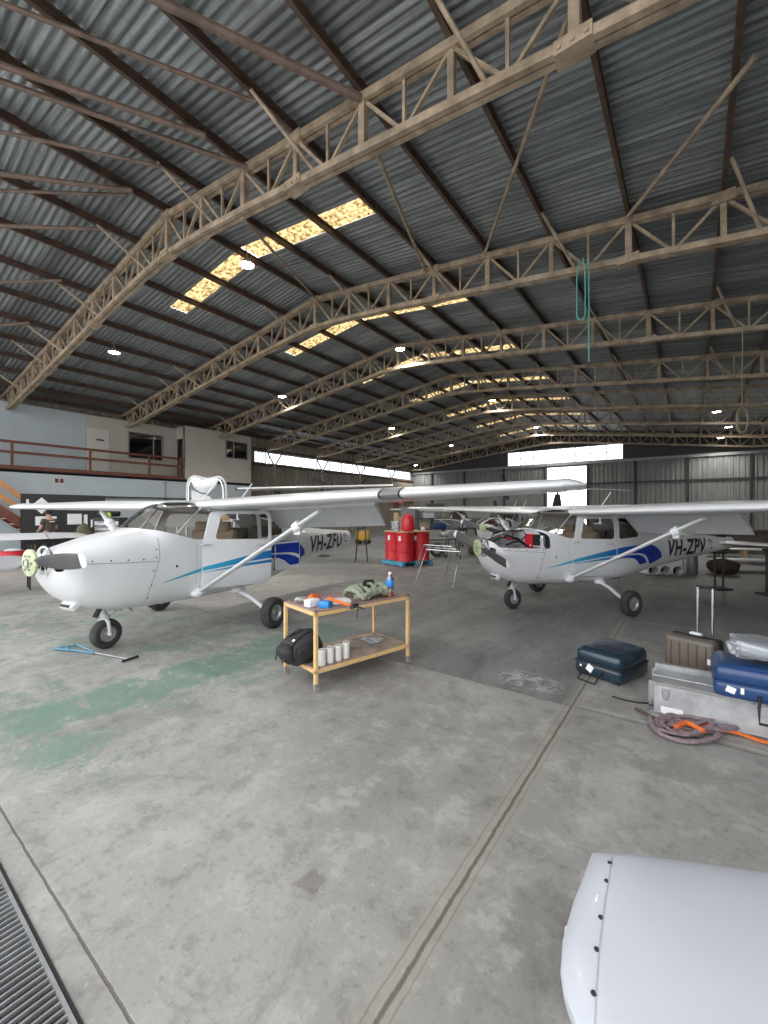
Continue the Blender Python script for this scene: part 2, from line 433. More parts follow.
def clad_wall(name, x0, x1, along, at, zs, m, holes=(), per=.28, amp=.045, sgn=1):
    """trapezoid-ribbed sheet along axis; holes = (u0,u1,z0,z1)"""
    bm = bmesh.new(); us = []; u = x0
    prof = ((0, 0), (.4, 0), (.5, 1), (.9, 1))
    while u < x1:
        for a, h in prof:
            if u + a * per < x1: us.append((u + a * per, h * amp))
        u += per
    us.append((x1, 0)); zl = sorted({zs[0], zs[1], *[h[2] for h in holes], *[h[3] for h in holes]})
    for (za, zb) in zip(zl, zl[1:]):
        prev = None
        for u, h in us:
            cur = [bm.verts.new((at + sgn * h, u, z) if along == 'Y' else (u, at + sgn * h, z)) for z in (za, zb)]
            if prev:
                mid = (pu + u) / 2; zm = (za + zb) / 2
                if not any(a <= mid <= b and c <= zm <= d for a, b, c, d in holes): bm.faces.new((prev[0], cur[0], cur[1], prev[1]))
            prev = cur; pu = u
    me = bpy.data.meshes.new(name); bm.to_mesh(me); bm.free(); me.materials.append(M[m])
    o = bpy.data.objects.new(name, me); COL.objects.link(o); return struct(o)

clad_wall('wall_left', -.6, YE, 'Y', LX, (0, 6.36), 'cladb', holes=[(15.9, 33.6, 4.72, 5.42)])
clad_wall('wall_right', -.6, YE, 'Y', RR, (0, 6.0), 'clad', sgn=-1)
clad_wall('wall_back', LX, RR, 'X', YE, (0, 5.35), 'clad', holes=[(-9.15, -6.35, 0, 5.1)], sgn=-1)
# gable above the girt, with the high window
mb = MB()
def gz(x): return roofz(x) + .155
for a, b, z0 in ((LX, -12.3, 5.35), (-3.95, RR, 5.35)):
    mb.prism([(a, z0), (b, z0), (b, gz(b)), (a, gz(a))], 'Y', YE, YE + .05)
mb.prism([(-12.3, 6.55), (-3.95, 6.55), (-3.95, gz(-3.95)), (-8.7, gz(-8.7)), (-12.3, gz(-12.3))], 'Y', YE, YE + .05)
mb.prism([(-12.3, 5.35), (-3.95, 5.35), (-3.95, 5.42), (-12.3, 5.42)], 'Y', YE, YE + .05)
struct(mb.build('wall_back_gable', mat('dark_gable_sheet', (.06, .06, .06), .8), smooth=0))
def window(name, fr, gl):
    o = struct(fr); g = gl; g.parent = o; return o
mb = MB()
for i in range(9): x = -12.3 + 8.35 * i / 8; mb.box((x, YE - .02, 5.98), (.05, .06, 1.13))
for z in (5.44, 5.98, 6.54): mb.box((-8.12, YE - .02, z), (8.35, .06, .05))
w = struct(mb.build('window_%d' % WK, 'grey')); WK += 1
g = MB(); g.box((-8.12, YE, 5.98), (8.3, .01, 1.1)); g.build('pane', 'winglass', w)
# clerestory on the left wall: one window per bay
for k in range(5):
    a = max(15.9, T1 + (k + 2) * BAY + .12 + 0); b = min(33.6, T1 + (k + 3) * BAY - .12)
    if k == 0: a = 15.9
    mb = MB()
    for i in range(4): mb.box((LX + .02, a + (b - a) * i / 3, 5.07), (.06, .05, .7))
    for z in (4.73, 5.41): mb.box((LX + .02, (a + b) / 2, z), (.06, b - a, .05))
    w = struct(mb.build('window_%d' % WK, 'grey')); WK += 1
    g = MB(); g.box((LX, (a + b) / 2, 5.07), (.01, b - a, .66)); g.build('pane', 'winglass', w)
# girts and posts on walls
n = 1
def trim(o):
    global n
    o.name = 'trim_%d' % n; n += 1; return struct(o)
mb = MB(); mb.box((-8.6, YE - .12, 5.32), (26.1, .16, .18)); trim(mb.build('trim', 'grey')); mb = MB(); mb.box((-8.6, YE - .10, 3.75), (26.1, .08, .10)); trim(mb.build('trim', 'dark'))
mb = MB()
for x in (-19.5, -16.2, -12.6, -9.3, -6.2, -3.2, -.2, 2.9): mb.box((x, YE - .1, 2.65), (.12, .14, 5.3))
trim(mb.build('trim', 'dark'))
mb = MB(); mb.box((LX + .1, 25, 5.55), (.14, 18.4, .16)); mb.box((LX + .1, 25, 4.6), (.12, 18.4, .12)); mb.box((LX + .1, 25, 2.6), (.08, 18.4, .1)); trim(mb.build('trim', 'rust'))
# drain channel with its steel grating
dr = empty('floor_drain', (0, 0, 0), 0, 'long steel floor grating in the concrete at the hangar doorway, bottom left', 'drain')
mb = MB(); mb.box((-3.2, .275, .003), (5, .46, .006)); mb.build('channel', 'dark', dr)
mb = MB(); mb.box((-3.2, .483, .010), (5, .012, .020)); mb.box((-3.2, .06, .010), (5, .012, .020)); mb.build('frame', 'steel', dr)
mb = MB(); x = -5.68
while x < -.72: mb.box((x, .27, .014), (.008, .42, .014)); x += .030
mb.build('grating', 'steel', dr)

# ------------------------------------------------------------------ roof structure
PURX = [RX + 1.3 * k for k in range(-10, 11)]
def truss(idx):
    y = 0
    r = empty('roof_truss', (0, T1 + BAY * idx, 0))
    D = .69
    mb = MB(); xs = PURX
    tops = [(x, 0, roofz(x) - .10) for x in xs]
    for a, b in zip(tops, tops[1:]):
        for s in (-.042, .042): mb.bar((a[0], s, a[2]), (b[0], s, b[2]), .06, .11)
    for i in (3, 7, 10, 13, 17):
        x, _, z = tops[i]; mb.box((x, 0, z - .02), (.30, .17, .17))
    mb.build('top_chord', 'truss', r, smooth=0)
    def bz(x):
        t = abs(x - RX) / 13
        return roofz(x) - .10 - D - .10 * max(0, 1 - abs(x - RX) / 1.8) + .16 * max(0, (t - .92) / .08)
    mb = MB(); bots = [(x, 0, bz(x)) for x in xs]
    for a, b in zip(bots, bots[1:]):
        for s in (-.046, .046): mb.bar((a[0], s, a[2]), (b[0], s, b[2]), .07, .10)
    for i in (4, 7, 10, 13, 16):
        x, _, z = bots[i]; mb.box((x, 0, z), (.34, .20, .14))
        for q in (-.12, 0, .12): mb.tube((x + q, -.12, z - .02), (x + q, .12, z - .02), .02, seg=6)
    mb.build('bottom_chord', 'truss', r, smooth=0)
    def mem(nm, a, b, w):
        mb = MB(); mb.bar(a, b, w, w); mb.build(nm, 'truss', r, smooth=0)
    for i in range(len(xs)):
        mem('web_vertical', tops[i], bots[i], .08 if i % 2 else .1)
        if i < len(xs) - 1:
            xm = (xs[i] + xs[i + 1]) / 2; m_ = (xm, 0, (bots[i][2] + bots[i + 1][2]) / 2); mt = (xm, 0, (tops[i][2] + tops[i + 1][2]) / 2)
            mem('web_diagonal', tops[i], m_, .045); mem('web_diagonal', m_, tops[i + 1], .045); mem('web_strut', m_, mt, .04)
    fly = [2, 4, 5, 7, 9, 11, 13, 15, 17, 19]
    for i in fly:
        mb = MB(); mb.tube((xs[i] + .45, -.02, bz(xs[i] + .45)), (xs[i] + .05, -.85, roofz(xs[i]) - .06), .027, seg=6)
        mb.build('fly_brace', 'truss', r)
    return r
t0 = truss(0)
ORD = ['nearest', 'second', 'third', 'fourth', 'fifth', 'sixth', 'seventh', 'eighth and farthest']
tag(t0, 'pale lattice steel roof truss nearest the camera, crossing the top of the picture', 'roof truss', 'lattice roof trusses')
for i in range(1, 8):
    t = copy_tree(t0); t.location = (0, T1 + BAY * i - (.25 if i == 7 else 0), 0)
    tag(t, 'lattice steel roof truss, %s counting away from the camera' % ORD[i], 'roof truss', 'lattice roof trusses')

NUM = ['', 'first', 'second', 'third', 'fourth', 'fifth', 'sixth', 'seventh', 'eighth', 'ninth', 'tenth']
def purlin(x):
    mb = MB(); z = roofz(x) + .02
    prof = [(-.03, -.065), (.03, -.065), (.03, -.052), (-.017, -.052), (-.017, .075), (.03, .075), (.03, .09), (-.03, .09)]
    mb.rings([[(u, y, v) for u, v in prof] for y in (-.5, YE - .02)])
    return mb.build('purlin', 'rust', smooth=0, loc=(x, 0, z))
p0 = None
for k, x in enumerate(PURX):
    if p0 is None: o = p0 = purlin(0); z0 = roofz(0)
    else: o = p0.copy(); COL.objects.link(o)
    x = max(-21.5, min(4.3, x)); o.location = (x, 0, roofz(x) + .02)
    kk = k - 10
    lab = 'brown steel purlin running along the roof ridge' if kk == 0 else 'brown steel purlin under the roof sheets, %s %s of the ridge' % (NUM[abs(kk)], 'left' if kk < 0 else 'right')
    tag(o, lab, 'purlin', 'purlins under the roof')
# roof-plane bracing tubes of the first two bays
def brace(a, b, r_, label, m='pipe'):
    mb = MB(); mb.tube(a, b, r_, seg=8); return tag(mb.build('bracing_tube', m), label, 'bracing tube', 'roof bracing tubes')
def rp(x, y, o=-.13): return (x, y, roofz(x) + o)
brace(rp(-3.5, 4.2), rp(-5.95, 0), .055, 'thick brown bracing tube meeting the nearest truss at top centre')
brace(rp(-4.8, 3.5), rp(-7.1, 0), .032, 'thin brown bracing tube left of the thick one at top')
brace(rp(-5.95, 4.2), rp(-8.6, 0), .042, 'brown bracing tube running up left from the nearest truss, third from top')
brace(rp(-5.95, 3.5), rp(-8.3, 0), .045, 'brown bracing tube beside the third one at upper left')
brace(rp(-7.3, 3.45), rp(-9.9, 0), .032, 'slim brown bracing tube at upper left above the ridge')
brace(rp(-8.45, 3.5), rp(-11.2, 0), .045, 'thick brown bracing tube starting at the ridge by the nearest truss')
brace(rp(-8.7, 3.5), rp(-11.9, 0.2), .03, 'thin brown bracing tube just below the ridge at left')
brace(rp(-9.9, 3.55), rp(-13.2, 0), .04, 'brown bracing tube over the left slope near the nearest truss')
brace(rp(-12.3, 3.5), rp(-16.0, 0), .035, 'lower brown bracing tube over the left slope')
brace(rp(-14.9, 3.5), rp(-19.2, 0.2), .035, 'lowest brown bracing tube at the left edge')
brace(rp(-.9, 8.3), rp(.55, 6.0), .035, 'pale bracing tube rising right from the second truss', 'truss')
brace(rp(-3.5, 8.3), rp(-.9, 4.4), .03, 'long thin bracing tube between the nearest and second truss', 'truss')
brace((-3.35, 4.3, 6.45), rp(-5.0, 8.4), .03, 'thin sway brace hanging under the nearest truss at centre', 'truss')
brace((-6.2, 4.3, 6.7), rp(-8.6, 8.4), .03, 'sway brace from the nearest truss down to the bend of the second', 'truss')

# high-bay lamps
def lamp_proto():
    r = empty('high_bay_lamp', (0, 0, 0))
    mb = MB(); mb.tube((0, 0, .10), (0, 0, .45), .012, seg=6); mb.build('hanger', 'steel', r)
    mb = MB(); mb.lathe([(.0, .12), (.07, .11), (.13, .06), (.17, 0), (.165, -.01), (.12, .03), (0, .04)]); mb.build('housing', 'grey', r)
    mb = MB(); mb.lathe([(0, -.008), (.15, -.006), (.15, 0), (0, .0)], seg=20)
    mb.build('lens', mat('lit_lamp_lens', (1, 1, 1), .5, emis=(1, .98, .9), es=60), r)
    return r
lp = lamp_proto()
LAMPS = [(-8.25, 5.85, 'beside the near end of the first rooflight'), (-14.6, 5.5, 'over the left mezzanine, nearest the camera'), (-14.4, 12.0, 'over the left slope beyond the second truss'),
 (-8.2, 12.05, 'beside the second rooflight from the camera'), (-8.2, 20.4, 'bright one at the ridge in mid hangar'), (-14.5, 20.4, 'over the left slope in mid hangar'),
 (-8.5, 28.8, 'at the ridge, near the far gable window'), (-14.6, 28.3, 'over the left slope toward the back wall'), (-8.4, 32.4, 'above the far gable window'), (-20.4, 32.5, 'in the far left corner'),
 (.9, 24.2, 'over the right side, nearest of three'), (1.55, 28.4, 'over the right side, middle of three'), (1.4, 32.4, 'over the right side by the back wall')]
for i, (x, y, w_) in enumerate(LAMPS):
    o = lp if i == 0 else copy_tree(lp)
    o.location = (x, y, roofz(x) - .45)
    tag(o, 'round high-bay lamp, lit, ' + w_, 'ceiling lamp', 'high-bay lamps')
    ld = bpy.data.lights.new('lamp_light', 'SPOT'); ld.energy = 700; ld.spot_size = R(150); ld.spot_blend = .6; ld.shadow_soft_size = .15; ld.color = (1, .97, .9)
    lo = bpy.data.objects.new('lamp_light', ld); COL.objects.link(lo); lo.location = (x, y, roofz(x) - .47)

# left columns carrying the trusses, Y-headed
def column(idx):
    r = empty('steel_column', (LX + .75, T1 + BAY * idx, 0))
    mb = MB(); mb.bar((0, 0, 0), (0, 0, 4.55), .12, .12); mb.box((0, 0, .01), (.3, .3, .02)); mb.build('post', 'truss', r, smooth=0)
    mb = MB(); mb.bar((0, 0, 4.5), (0, -.55, 5.3), .07, .07); mb.bar((0, 0, 4.5), (0, .55, 5.3), .07, .07); mb.build('branch', 'truss', r, smooth=0)
    return r
for i, w_ in ((3, 'nearest one beyond the mezzanine room'), (4, 'second beyond the mezzanine room'), (5, 'third beyond the mezzanine room'), (6, 'last one before the far left corner')):
    tag(column(i), 'pale steel column with forked head under the left windows, ' + w_, 'column', 'forked steel columns')
mb = MB()
mb.bar((LX + .3, 24.4, 2.6), (LX + .3, 26.8, 4.55), .08, .08); tag(mb.build('diagonal_brace', 'rust'), 'brown diagonal steel brace on the left wall below the windows', 'brace')

# ------------------------------------------------------------------ mezzanine
MX = -20.2; BX = -21.0
mb = MB(); mb.box((MX - .06, 7.0, 1.6), (.12, 15.2, 3.2)); mb.box((MX - .06, 14.59, 1.6), (.13, .02, 3.2)); struct(mb.build('wall_mezzanine_lower', 'greyblue'))
mb = MB(); mb.box(((MX + LX) / 2, 7.0, 3.2), (1.5, 15.2, .14)); struct(mb.build('floor_mezzanine', 'dark'))
mb = MB(); mb.box((BX - .06, 3.1, 4.56), (.12, 7.4, 2.6)); struct(mb.build('wall_mezzanine_blue', 'greyblue'))
mb = MB(); mb.box((BX - .06, 7.12, 4.56), (.12, .64, 2.6)); 
mb = MB(); Y0 = 6.8
mb.box((BX - .06, (Y0 + 8.5) / 2, 4.56), (.12, 8.5 - Y0, 2.6)); mb.box((BX - .06, 9.27, 5.62), (.12, 1.54, .48)); mb.box((BX - .06, 9.27, 3.72), (.12, 1.54, .9)); mb.box((BX - .06, 10.42, 4.56), (.12, .76, 2.6))
struct(mb.build('wall_mezzanine_cream', 'beige'))
# projecting room
mb = MB()
Ya, Yb = 10.75, 14.6
mb.box((MX - .06, (Ya + 13.0) / 2, 4.56), (.12, 13.0 - Ya, 2.62)); mb.box((MX - .06, 14.48, 4.56), (.12, .24, 2.62))
mb.box((MX - .06, 13.68, 5.69), (.12, 1.36, .36)); mb.box((MX - .06, 13.68, 3.92), (.12, 1.36, 1.34))
mb.box(((MX + LX) / 2 - .06, Yb - .06, 4.56), (1.38, .12, 2.62)); mb.box((MX - .1, Ya + .06, 4.56), (.18, .12, 2.62)); mb.box((MX - .5, Ya + .06, 5.6), (.7, .12, .54))
struct(mb.build('wall_mezzanine_room', 'beige'))
mb = MB(); mb.box(((MX + LX) / 2, (Ya + Yb) / 2, 5.9), (1.5, Yb - Ya, .06)); struct(mb.build('ceiling_mezzanine_room', 'beige'))
# windows of the mezzanine
def flatwin(k, x, ya, yb, za, zb, inner):
    mb = MB()
    for y in (ya, yb): mb.box((x, y, (za + zb) / 2), (.08, .05, zb - za + .05))
    for z in (za, zb): mb.box((x, (ya + yb) / 2, z), (.08, yb - ya + .05, .05))
    mb.box((x, (ya + yb) / 2 + inner, (za + zb) / 2), (.06, .04, zb - za))
    w = struct(mb.build('window_%d' % k, 'grey')); g = MB(); g.box((x - .01, (ya + yb) / 2, (za + zb) / 2), (.01, yb - ya, zb - za)); g.build('pane', 'darkglass', w)
flatwin(WK, BX, 8.5, 10.04, 4.17, 5.38, .35); WK += 1
flatwin(WK, MX, 13.0, 14.36, 4.59, 5.51, -.2); WK += 1
d1 = MB(); d1.box((BX + .01, 7.3, 4.3), (.05, .84, 2.05), bevel=.01); d1 = struct(d1.build('door_1', 'doorp'))
mb = MB(); mb.box((BX + .045, 7.35, 4.82), (.01, .3, .07)); mb.build('name_plate', 'dark', d1)
mb = MB(); mb.path([(BX + .03, 6.98, 4.25), (BX + .1, 6.98, 4.25), (BX + .1, 7.1, 4.25)], .016, 8); mb.build('door_handle', 'steel', d1)
# room seen behind the dark office window
mb = MB(); mb.box((BX - .36, 9.3, 3.645), (.4, 1.4, .75)); tag(mb.build('desk_unit', 'dark'), 'dark cabinet seen through the mezzanine office window', 'cabinet')
# railing
rl = empty('balcony_railing', (MX + .02, 0, 3.27), 0, 'red-brown three-rail balustrade along the mezzanine walkway', 'railing')
for z in (.98, .60, .04):
    mb = MB(); mb.box((0, 5.1, z), (.05, 11.3, .10 if z > .1 else .14), bevel=.008); mb.build('rail', 'rail', rl)
for y in (-.3, 2.0, 4.22, 6.7, 9.06, 10.5):
    mb = MB(); mb.box((0.01, y, .5), (.08, .08, 1.05), bevel=.008); mb.build('post', 'rail', rl)
# fire sign on the lower wall
sg = empty('wall_sign', (MX + .012, 5.65, 2.87), 0, 'small square white and red sign on the pale blue wall', 'sign')
mb = MB(); mb.box((0, 0, 0), (.015, .34, .27)); mb.build('board', 'doorp', sg)
mb = MB(); mb.box((.01, -.08, .02), (.006, .12, .17)); mb.box((.01, .08, .02), (.006, .12, .17)); mb.build('pictogram', mat('sign_dark_red', (.12, .03, .05), .5), sg)
mb = MB(); mb.box((MX + .02, 9.79, 1.6), (.03, .05, 3.15)); tag(mb.build('panel_joint_strip', 'grey'), 'thin grey vertical cover strip on the pale blue wall', 'strip')
mb = MB(); mb.box((MX + .08, 8.2, 2.30), (.12, 6.4, .05)); tag(mb.build('cable_tray', 'dark'), 'long dark cable tray along the pale blue wall', 'cable tray')

# staircase
st = empty('staircase', (-19.55, 0, 0), 0, 'orange and brown timber staircase up to the mezzanine at the left edge', 'staircase')
ty, tz = 1.9, 3.25; by, bz_ = 5.6, 0
for x in (-.42, .42):
    mb = MB(); mb.bar((x, by, .12), (x, ty, tz - .02), .06, .28); mb.build('stringer', 'rail', st, smooth=0)
for x in (.44,):
    for o_ in (.55, .98):
        mb = MB(); mb.bar((x, by, .0 + o_), (x, ty, tz + o_), .06, .14); mb.build('handrail', 'orange', st, smooth=0)
    for t in (0.03, .33, .66, .97):
        y = by + (ty - by) * t; z = tz * t; mb = MB(); mb.box((x, y, z + .5), (.07, .07, 1.05)); mb.build('baluster', 'orange', st)
for i in range(1, 16):
    t = i / 16; mb = MB(); mb.box((0, by + (ty - by) * t, tz * t), (.8, .26, .04)); mb.build('tread', 'wood', st)

# ------------------------------------------------------------------ aircraft
# local axes: x aft from the nose datum, y to starboard, z up
STN = [  # x, zb, zt, half width, exponent
 (.45, 1.03, 1.22, .13, 2.2), (.47, .95, 1.245, .25, 2.3), (.53, .83, 1.275, .35, 2.4), (.64, .69, 1.31, .43, 2.5), (.82, .575, 1.365, .475, 2.6), (1.05, .50, 1.425, .505, 2.8),
 (1.40, .46, 1.475, .53, 3.0), (1.50, .455, 1.545, .535, 3.1), (1.72, .45, 1.73, .545, 3.4), (1.90, .445, 1.81, .55, 3.8), (2.15, .44, 1.84, .555, 4.2), (2.9, .44, 1.86, .56, 4.4), (3.4, .46, 1.85, .555, 4.2),
 (3.8, .50, 1.79, .52, 3.6), (4.15, .545, 1.63, .47, 3.2), (4.5, .59, 1.47, .42, 2.8), (5.0, .65, 1.39, .36, 2.6), (5.8, .75, 1.31, .27, 2.5), (6.6, .84, 1.25, .175, 2.4), (7.2, .90, 1.22, .11, 2.3), (7.6, .95, 1.20, .06, 2.2)]
def stn(x):
    if x <= STN[0][0]: return STN[0][1:]
    for i in range(len(STN) - 1):
        a, b = STN[i], STN[i + 1]
        if a[0] <= x <= b[0]:
            t = (x - a[0]) / (b[0] - a[0]); out = []
            p = STN[i - 1] if i else a; q = STN[i + 2] if i + 2 < len(STN) else b
            for k in range(1, 5):
                m0 = (b[k] - p[k]) / max(1e-6, b[0] - p[0]) * (b[0] - a[0]); m1 = (q[k] - a[k]) / max(1e-6, q[0] - a[0]) * (b[0] - a[0])
                lin = abs(b[k] - a[k]) * 1.5; m0 = max(-lin, min(lin, m0)) if lin else 0; m1 = max(-lin, min(lin, m1)) if lin else 0
                out.append((2*t**3-3*t**2+1)*a[k] + (t**3-2*t**2+t)*m0 + (-2*t**3+3*t**2)*b[k] + (t**3-t**2)*m1)
            return tuple(out)
    return STN[-1][1:]
def sring(x, off=0, n=44):
    zb, zt, w, e = stn(x); zc, h = (zb + zt) / 2, (zt - zb) / 2; w -= off; h -= off; out = []
    for k in range(n):
        t = 2 * PI * (k + .5) / n; c, s_ = math.cos(t), math.sin(t)
        out.append((x, math.copysign(abs(c) ** (2 / e), c) * w, zc + math.copysign(abs(s_) ** (2 / e), s_) * h))
    return out
def ysurf(x, z, off=.004):
    zb, zt, w, e = stn(x); zc, h = (zb + zt) / 2, (zt - zb) / 2
    q = max(0, 1 - min(1, abs((z - zc) / h)) ** e) ** (1 / e); return w * q + off
def shell_mb(off, th, xend):
    xs = []; x = .45
    while x < xend - .03: xs.append(x); x += .025 if x < .65 else (.06 if x < 2.4 else .12)
    xs.append(xend); mb = MB()
    mb.rings([sring(x, off) for x in xs] + [sring(x, off + th) for x in reversed(xs)], True, False, loop=True)
    return mb
def boolean(mesh_obj, cutters, op='DIFFERENCE'):
    o = mesh_obj
    for c in cutters:
        m = o.modifiers.new('b', 'BOOLEAN'); m.operation = op; m.solver = 'EXACT'; m.object = c
        dg = bpy.context.evaluated_depsgraph_get(); dg.update()
        me = bpy.data.meshes.new_from_object(o.evaluated_get(dg)); o.modifiers.clear(); old = o.data; o.data = me
    return o
def finish(o, smooth=35):
    o.data.shade_smooth()
    try: o.data.set_sharp_from_angle(angle=R(smooth))
    except Exception: pass
def rpoly(pts, r=.05, n=4):
    out = []; N_ = len(pts)
    for i in range(N_):
        p = Vector(pts[i]); a = Vector(pts[i - 1]) - p; b = Vector(pts[(i + 1) % N_]) - p
        rr = min(r, a.length * .45, b.length * .45); a.normalize(); b.normalize()
        for k in range(n + 1):
            t = k / n; q = (p + a * rr) * (1 - t) ** 2 + p * 2 * t * (1 - t) + (p + b * rr) * t ** 2
            out.append((q.x, q.y))
    return out
WS = rpoly([(1.415, 1.478), (1.58, 1.432), (1.78, 1.37), (1.98, 1.315), (2.12, 1.31), (2.26, 1.70), (2.16, 1.80), (1.8, 1.95), (1.3, 1.8)], .03)
DW = rpoly([(2.27, 1.30), (2.38, 1.66), (3.14, 1.66), (3.14, 1.27)], .07)
SW = rpoly([(3.27, 1.27), (3.27, 1.67), (3.50, 1.66), (3.86, 1.42), (3.84, 1.30)], .05)
RWn = rpoly([(3.95, 1.62), (3.98, 1.90), (4.5, 1.62), (4.45, 1.49)], .03)
DOOR = rpoly([(2.06, .60), (2.10, 1.28), (2.22, 1.71), (3.2, 1.71), (3.2, .56)], .09)
BAG = rpoly([(3.62, .66), (3.62, 1.18), (4.10, 1.18), (4.10, .68)], .07)
def airfoil(ch, th, f0=0, f1=1, n=14):
    """(x, z) loop of the section between chord fractions"""
    def t_(f): return 5 * th * (.2969 * math.sqrt(f) - .126 * f - .3516 * f * f + .2843 * f ** 3 - .1036 * f ** 4) * ch
    def c_(f): return .02 * ch * (1 - (2 * f - .8) ** 2)
    fs = [f0 + (f1 - f0) * (1 - math.cos(PI * k / n)) / 2 for k in range(n + 1)]
    up = [(f * ch, c_(f) + t_(f)) for f in fs]; lo = [(f * ch, c_(f) - t_(f) * .75) for f in fs]
    return up[::-1] + (lo[1:] if f0 == 0 else lo)
def wing_st(y):
    a = abs(y)
    if a <= 2.6: le, ch = 2.12, 1.60
    else:
        t = (a - 2.6) / 2.7; le, ch = 2.12 + .20 * t, 1.60 - .50 * t
    z = 1.745 + .022 * a
    return le, ch, z
def wing_part(y0, y1, f0, f1, th=.125, dz=0, rot=0, hinge=None, n=8, tip=False):
    mb = MB(); rings = []
    ys = [y0 + (y1 - y0) * i / n for i in range(n + 1)]
    for y in ys:
        le, ch, z = wing_st(y); rings.append([(le + x, y, z + q + dz) for x, q in airfoil(ch, th, f0, f1)])
    if tip:
        le, ch, z = wing_st(y1)
        for dy, s, t in ((.08, .96, .9), (.15, .86, .7), (.20, .70, .4), (.225, .5, .15)):
            rings.append([(le + ch * (1 - s) * .45 + x * s, y1 + math.copysign(dy, y1), z + q * t + .005) for x, q in airfoil(ch, th, f0, f1)])
    if rot:
        out = []
        for r_, y in zip(rings, ys):
            le, ch, z = wing_st(y); hx = le + ch * f0 + .02; hz = z + .0
            c, s = math.cos(rot), math.sin(rot)
            out.append([(hx + (p[0] - hx) * c + (p[2] - hz) * s + hinge[0], p[1], hz - (p[0] - hx) * s + (p[2] - hz) * c + hinge[1]) for p in r_])
        rings = out
    mb.rings(rings); return mb
def text_mesh(txt, height, shear=.25, wid=None):
    cu = bpy.data.curves.new('t', 'FONT'); cu.body = txt; cu.size = 1; cu.shear = shear; cu.resolution_u = 3; cu.offset = .032; cu.space_character = 1.12
    o = bpy.data.objects.new('t', cu); COL.objects.link(o)
    dg = bpy.context.evaluated_depsgraph_get(); dg.update()
    me = bpy.data.meshes.new_from_object(o.evaluated_get(dg)); bpy.data.objects.remove(o)
    xs = [v.co.x for v in me.vertices]; ys = [v.co.y for v in me.vertices]
    sx = (wid if wid else height) / ((max(xs) - min(xs)) if wid else (max(ys) - min(ys))); sy = height / (max(ys) - min(ys))
    for v in me.vertices: v.co.x = (v.co.x - min(xs)) * sx; v.co.y = (v.co.y - min(ys)) * sy
    bm = bmesh.new(); bm.from_mesh(me)
    bmesh.ops.triangulate(bm, faces=bm.faces)
    for _ in range(5):
        es = [e for e in bm.edges if e.calc_length() > .04]
        if es: bmesh.ops.subdivide_edges(bm, edges=es, cuts=1); bmesh.ops.triangulate(bm, faces=bm.faces)
    return bm
def decal_strip(top, bot, x0, x1, side=-1, off=.004, m='stripe', n=None, nm='stripe', parent=None):
    """painted band between two (x,z) polylines, laid on the fuselage side"""
    def ev(pl, x):
        for a, b in zip(pl, pl[1:]):
            if a[0] <= x <= b[0]: return a[1] + (b[1] - a[1]) * (x - a[0]) / max(1e-6, b[0] - a[0])
        return pl[-1][1] if x > pl[-1][0] else pl[0][1]
    n = n or max(6, int((x1 - x0) / .05)); rings = []
    for i in range(n + 1):
        x = x0 + (x1 - x0) * i / n; a, b = ev(top, x), ev(bot, x)
        rings.append([(x, side * ysurf(x, b + (a - b) * k / 5, off), b + (a - b) * k / 5) for k in range(6)])
    mb = MB(); mb.rings(rings, close=False, caps=False); return mb.build(nm, m, parent)
LA_T = [(1.5, .79), (2.16, .93), (2.84, 1.04), (3.35, 1.11), (4.0, 1.15), (4.25, 1.14), (4.42, 1.10), (4.55, 1.04), (4.64, .96), (4.68, .88)]
LA_B = [(1.5, .785), (2.16, .875), (2.84, .945), (3.43, .985), (3.9, .98), (4.05, .95), (4.15, .89), (4.22, .80), (4.27, .74), (4.45, .78), (4.62, .84), (4.68, .87)]
LB_T = [(2.1, .845), (2.84, .922), (3.5, .955), (3.85, .95), (4.0, .91), (4.1, .85), (4.15, .79)]
LB_B = [(2.1, .84), (2.84, .885), (3.5, .905), (3.7, .89), (3.82, .83), (3.9, .75), (4.05, .76), (4.15, .78)]
def wheel(parent, c, r, w, nm='wheel'):
    mb = MB(); k = w / 2
    mb.lathe([(r * .52, -k * .75), (r * .62, -k), (r * .85, -k * .98), (r * .96, -k * .7), (r, -k * .3), (r, k * .3), (r * .96, k * .7), (r * .85, k * .98), (r * .62, k), (r * .52, k * .75), (r * .50, 0)], c, 'Y', 32)
    wl = mb.build(nm, 'tyre', parent)
    mb = MB(); mb.lathe([(0, -k * .62), (r * .16, -k * .66), (r * .2, -k * .4), (r * .38, -k * .42), (r * .46, -k * .78), (r * .53, -k * .80), (r * .53, k * .80), (r * .46, k * .78), (r * .38, k * .4), (r * .2, k * .4), (r * .16, k * .66), (0, k * .62)], c, 'Y', 24)
    for i in range(6):
        t = 2 * PI * i / 6; mb.tube((c[0] + r * .3 * math.cos(t), c[1] - k * .5, c[2] + r * .3 * math.sin(t)), (c[0] + r * .3 * math.cos(t), c[1] + k * .5, c[2] + r * .3 * math.sin(t)), r * .04, seg=6)
    mb.build('rim', 'steel', wl); return wl

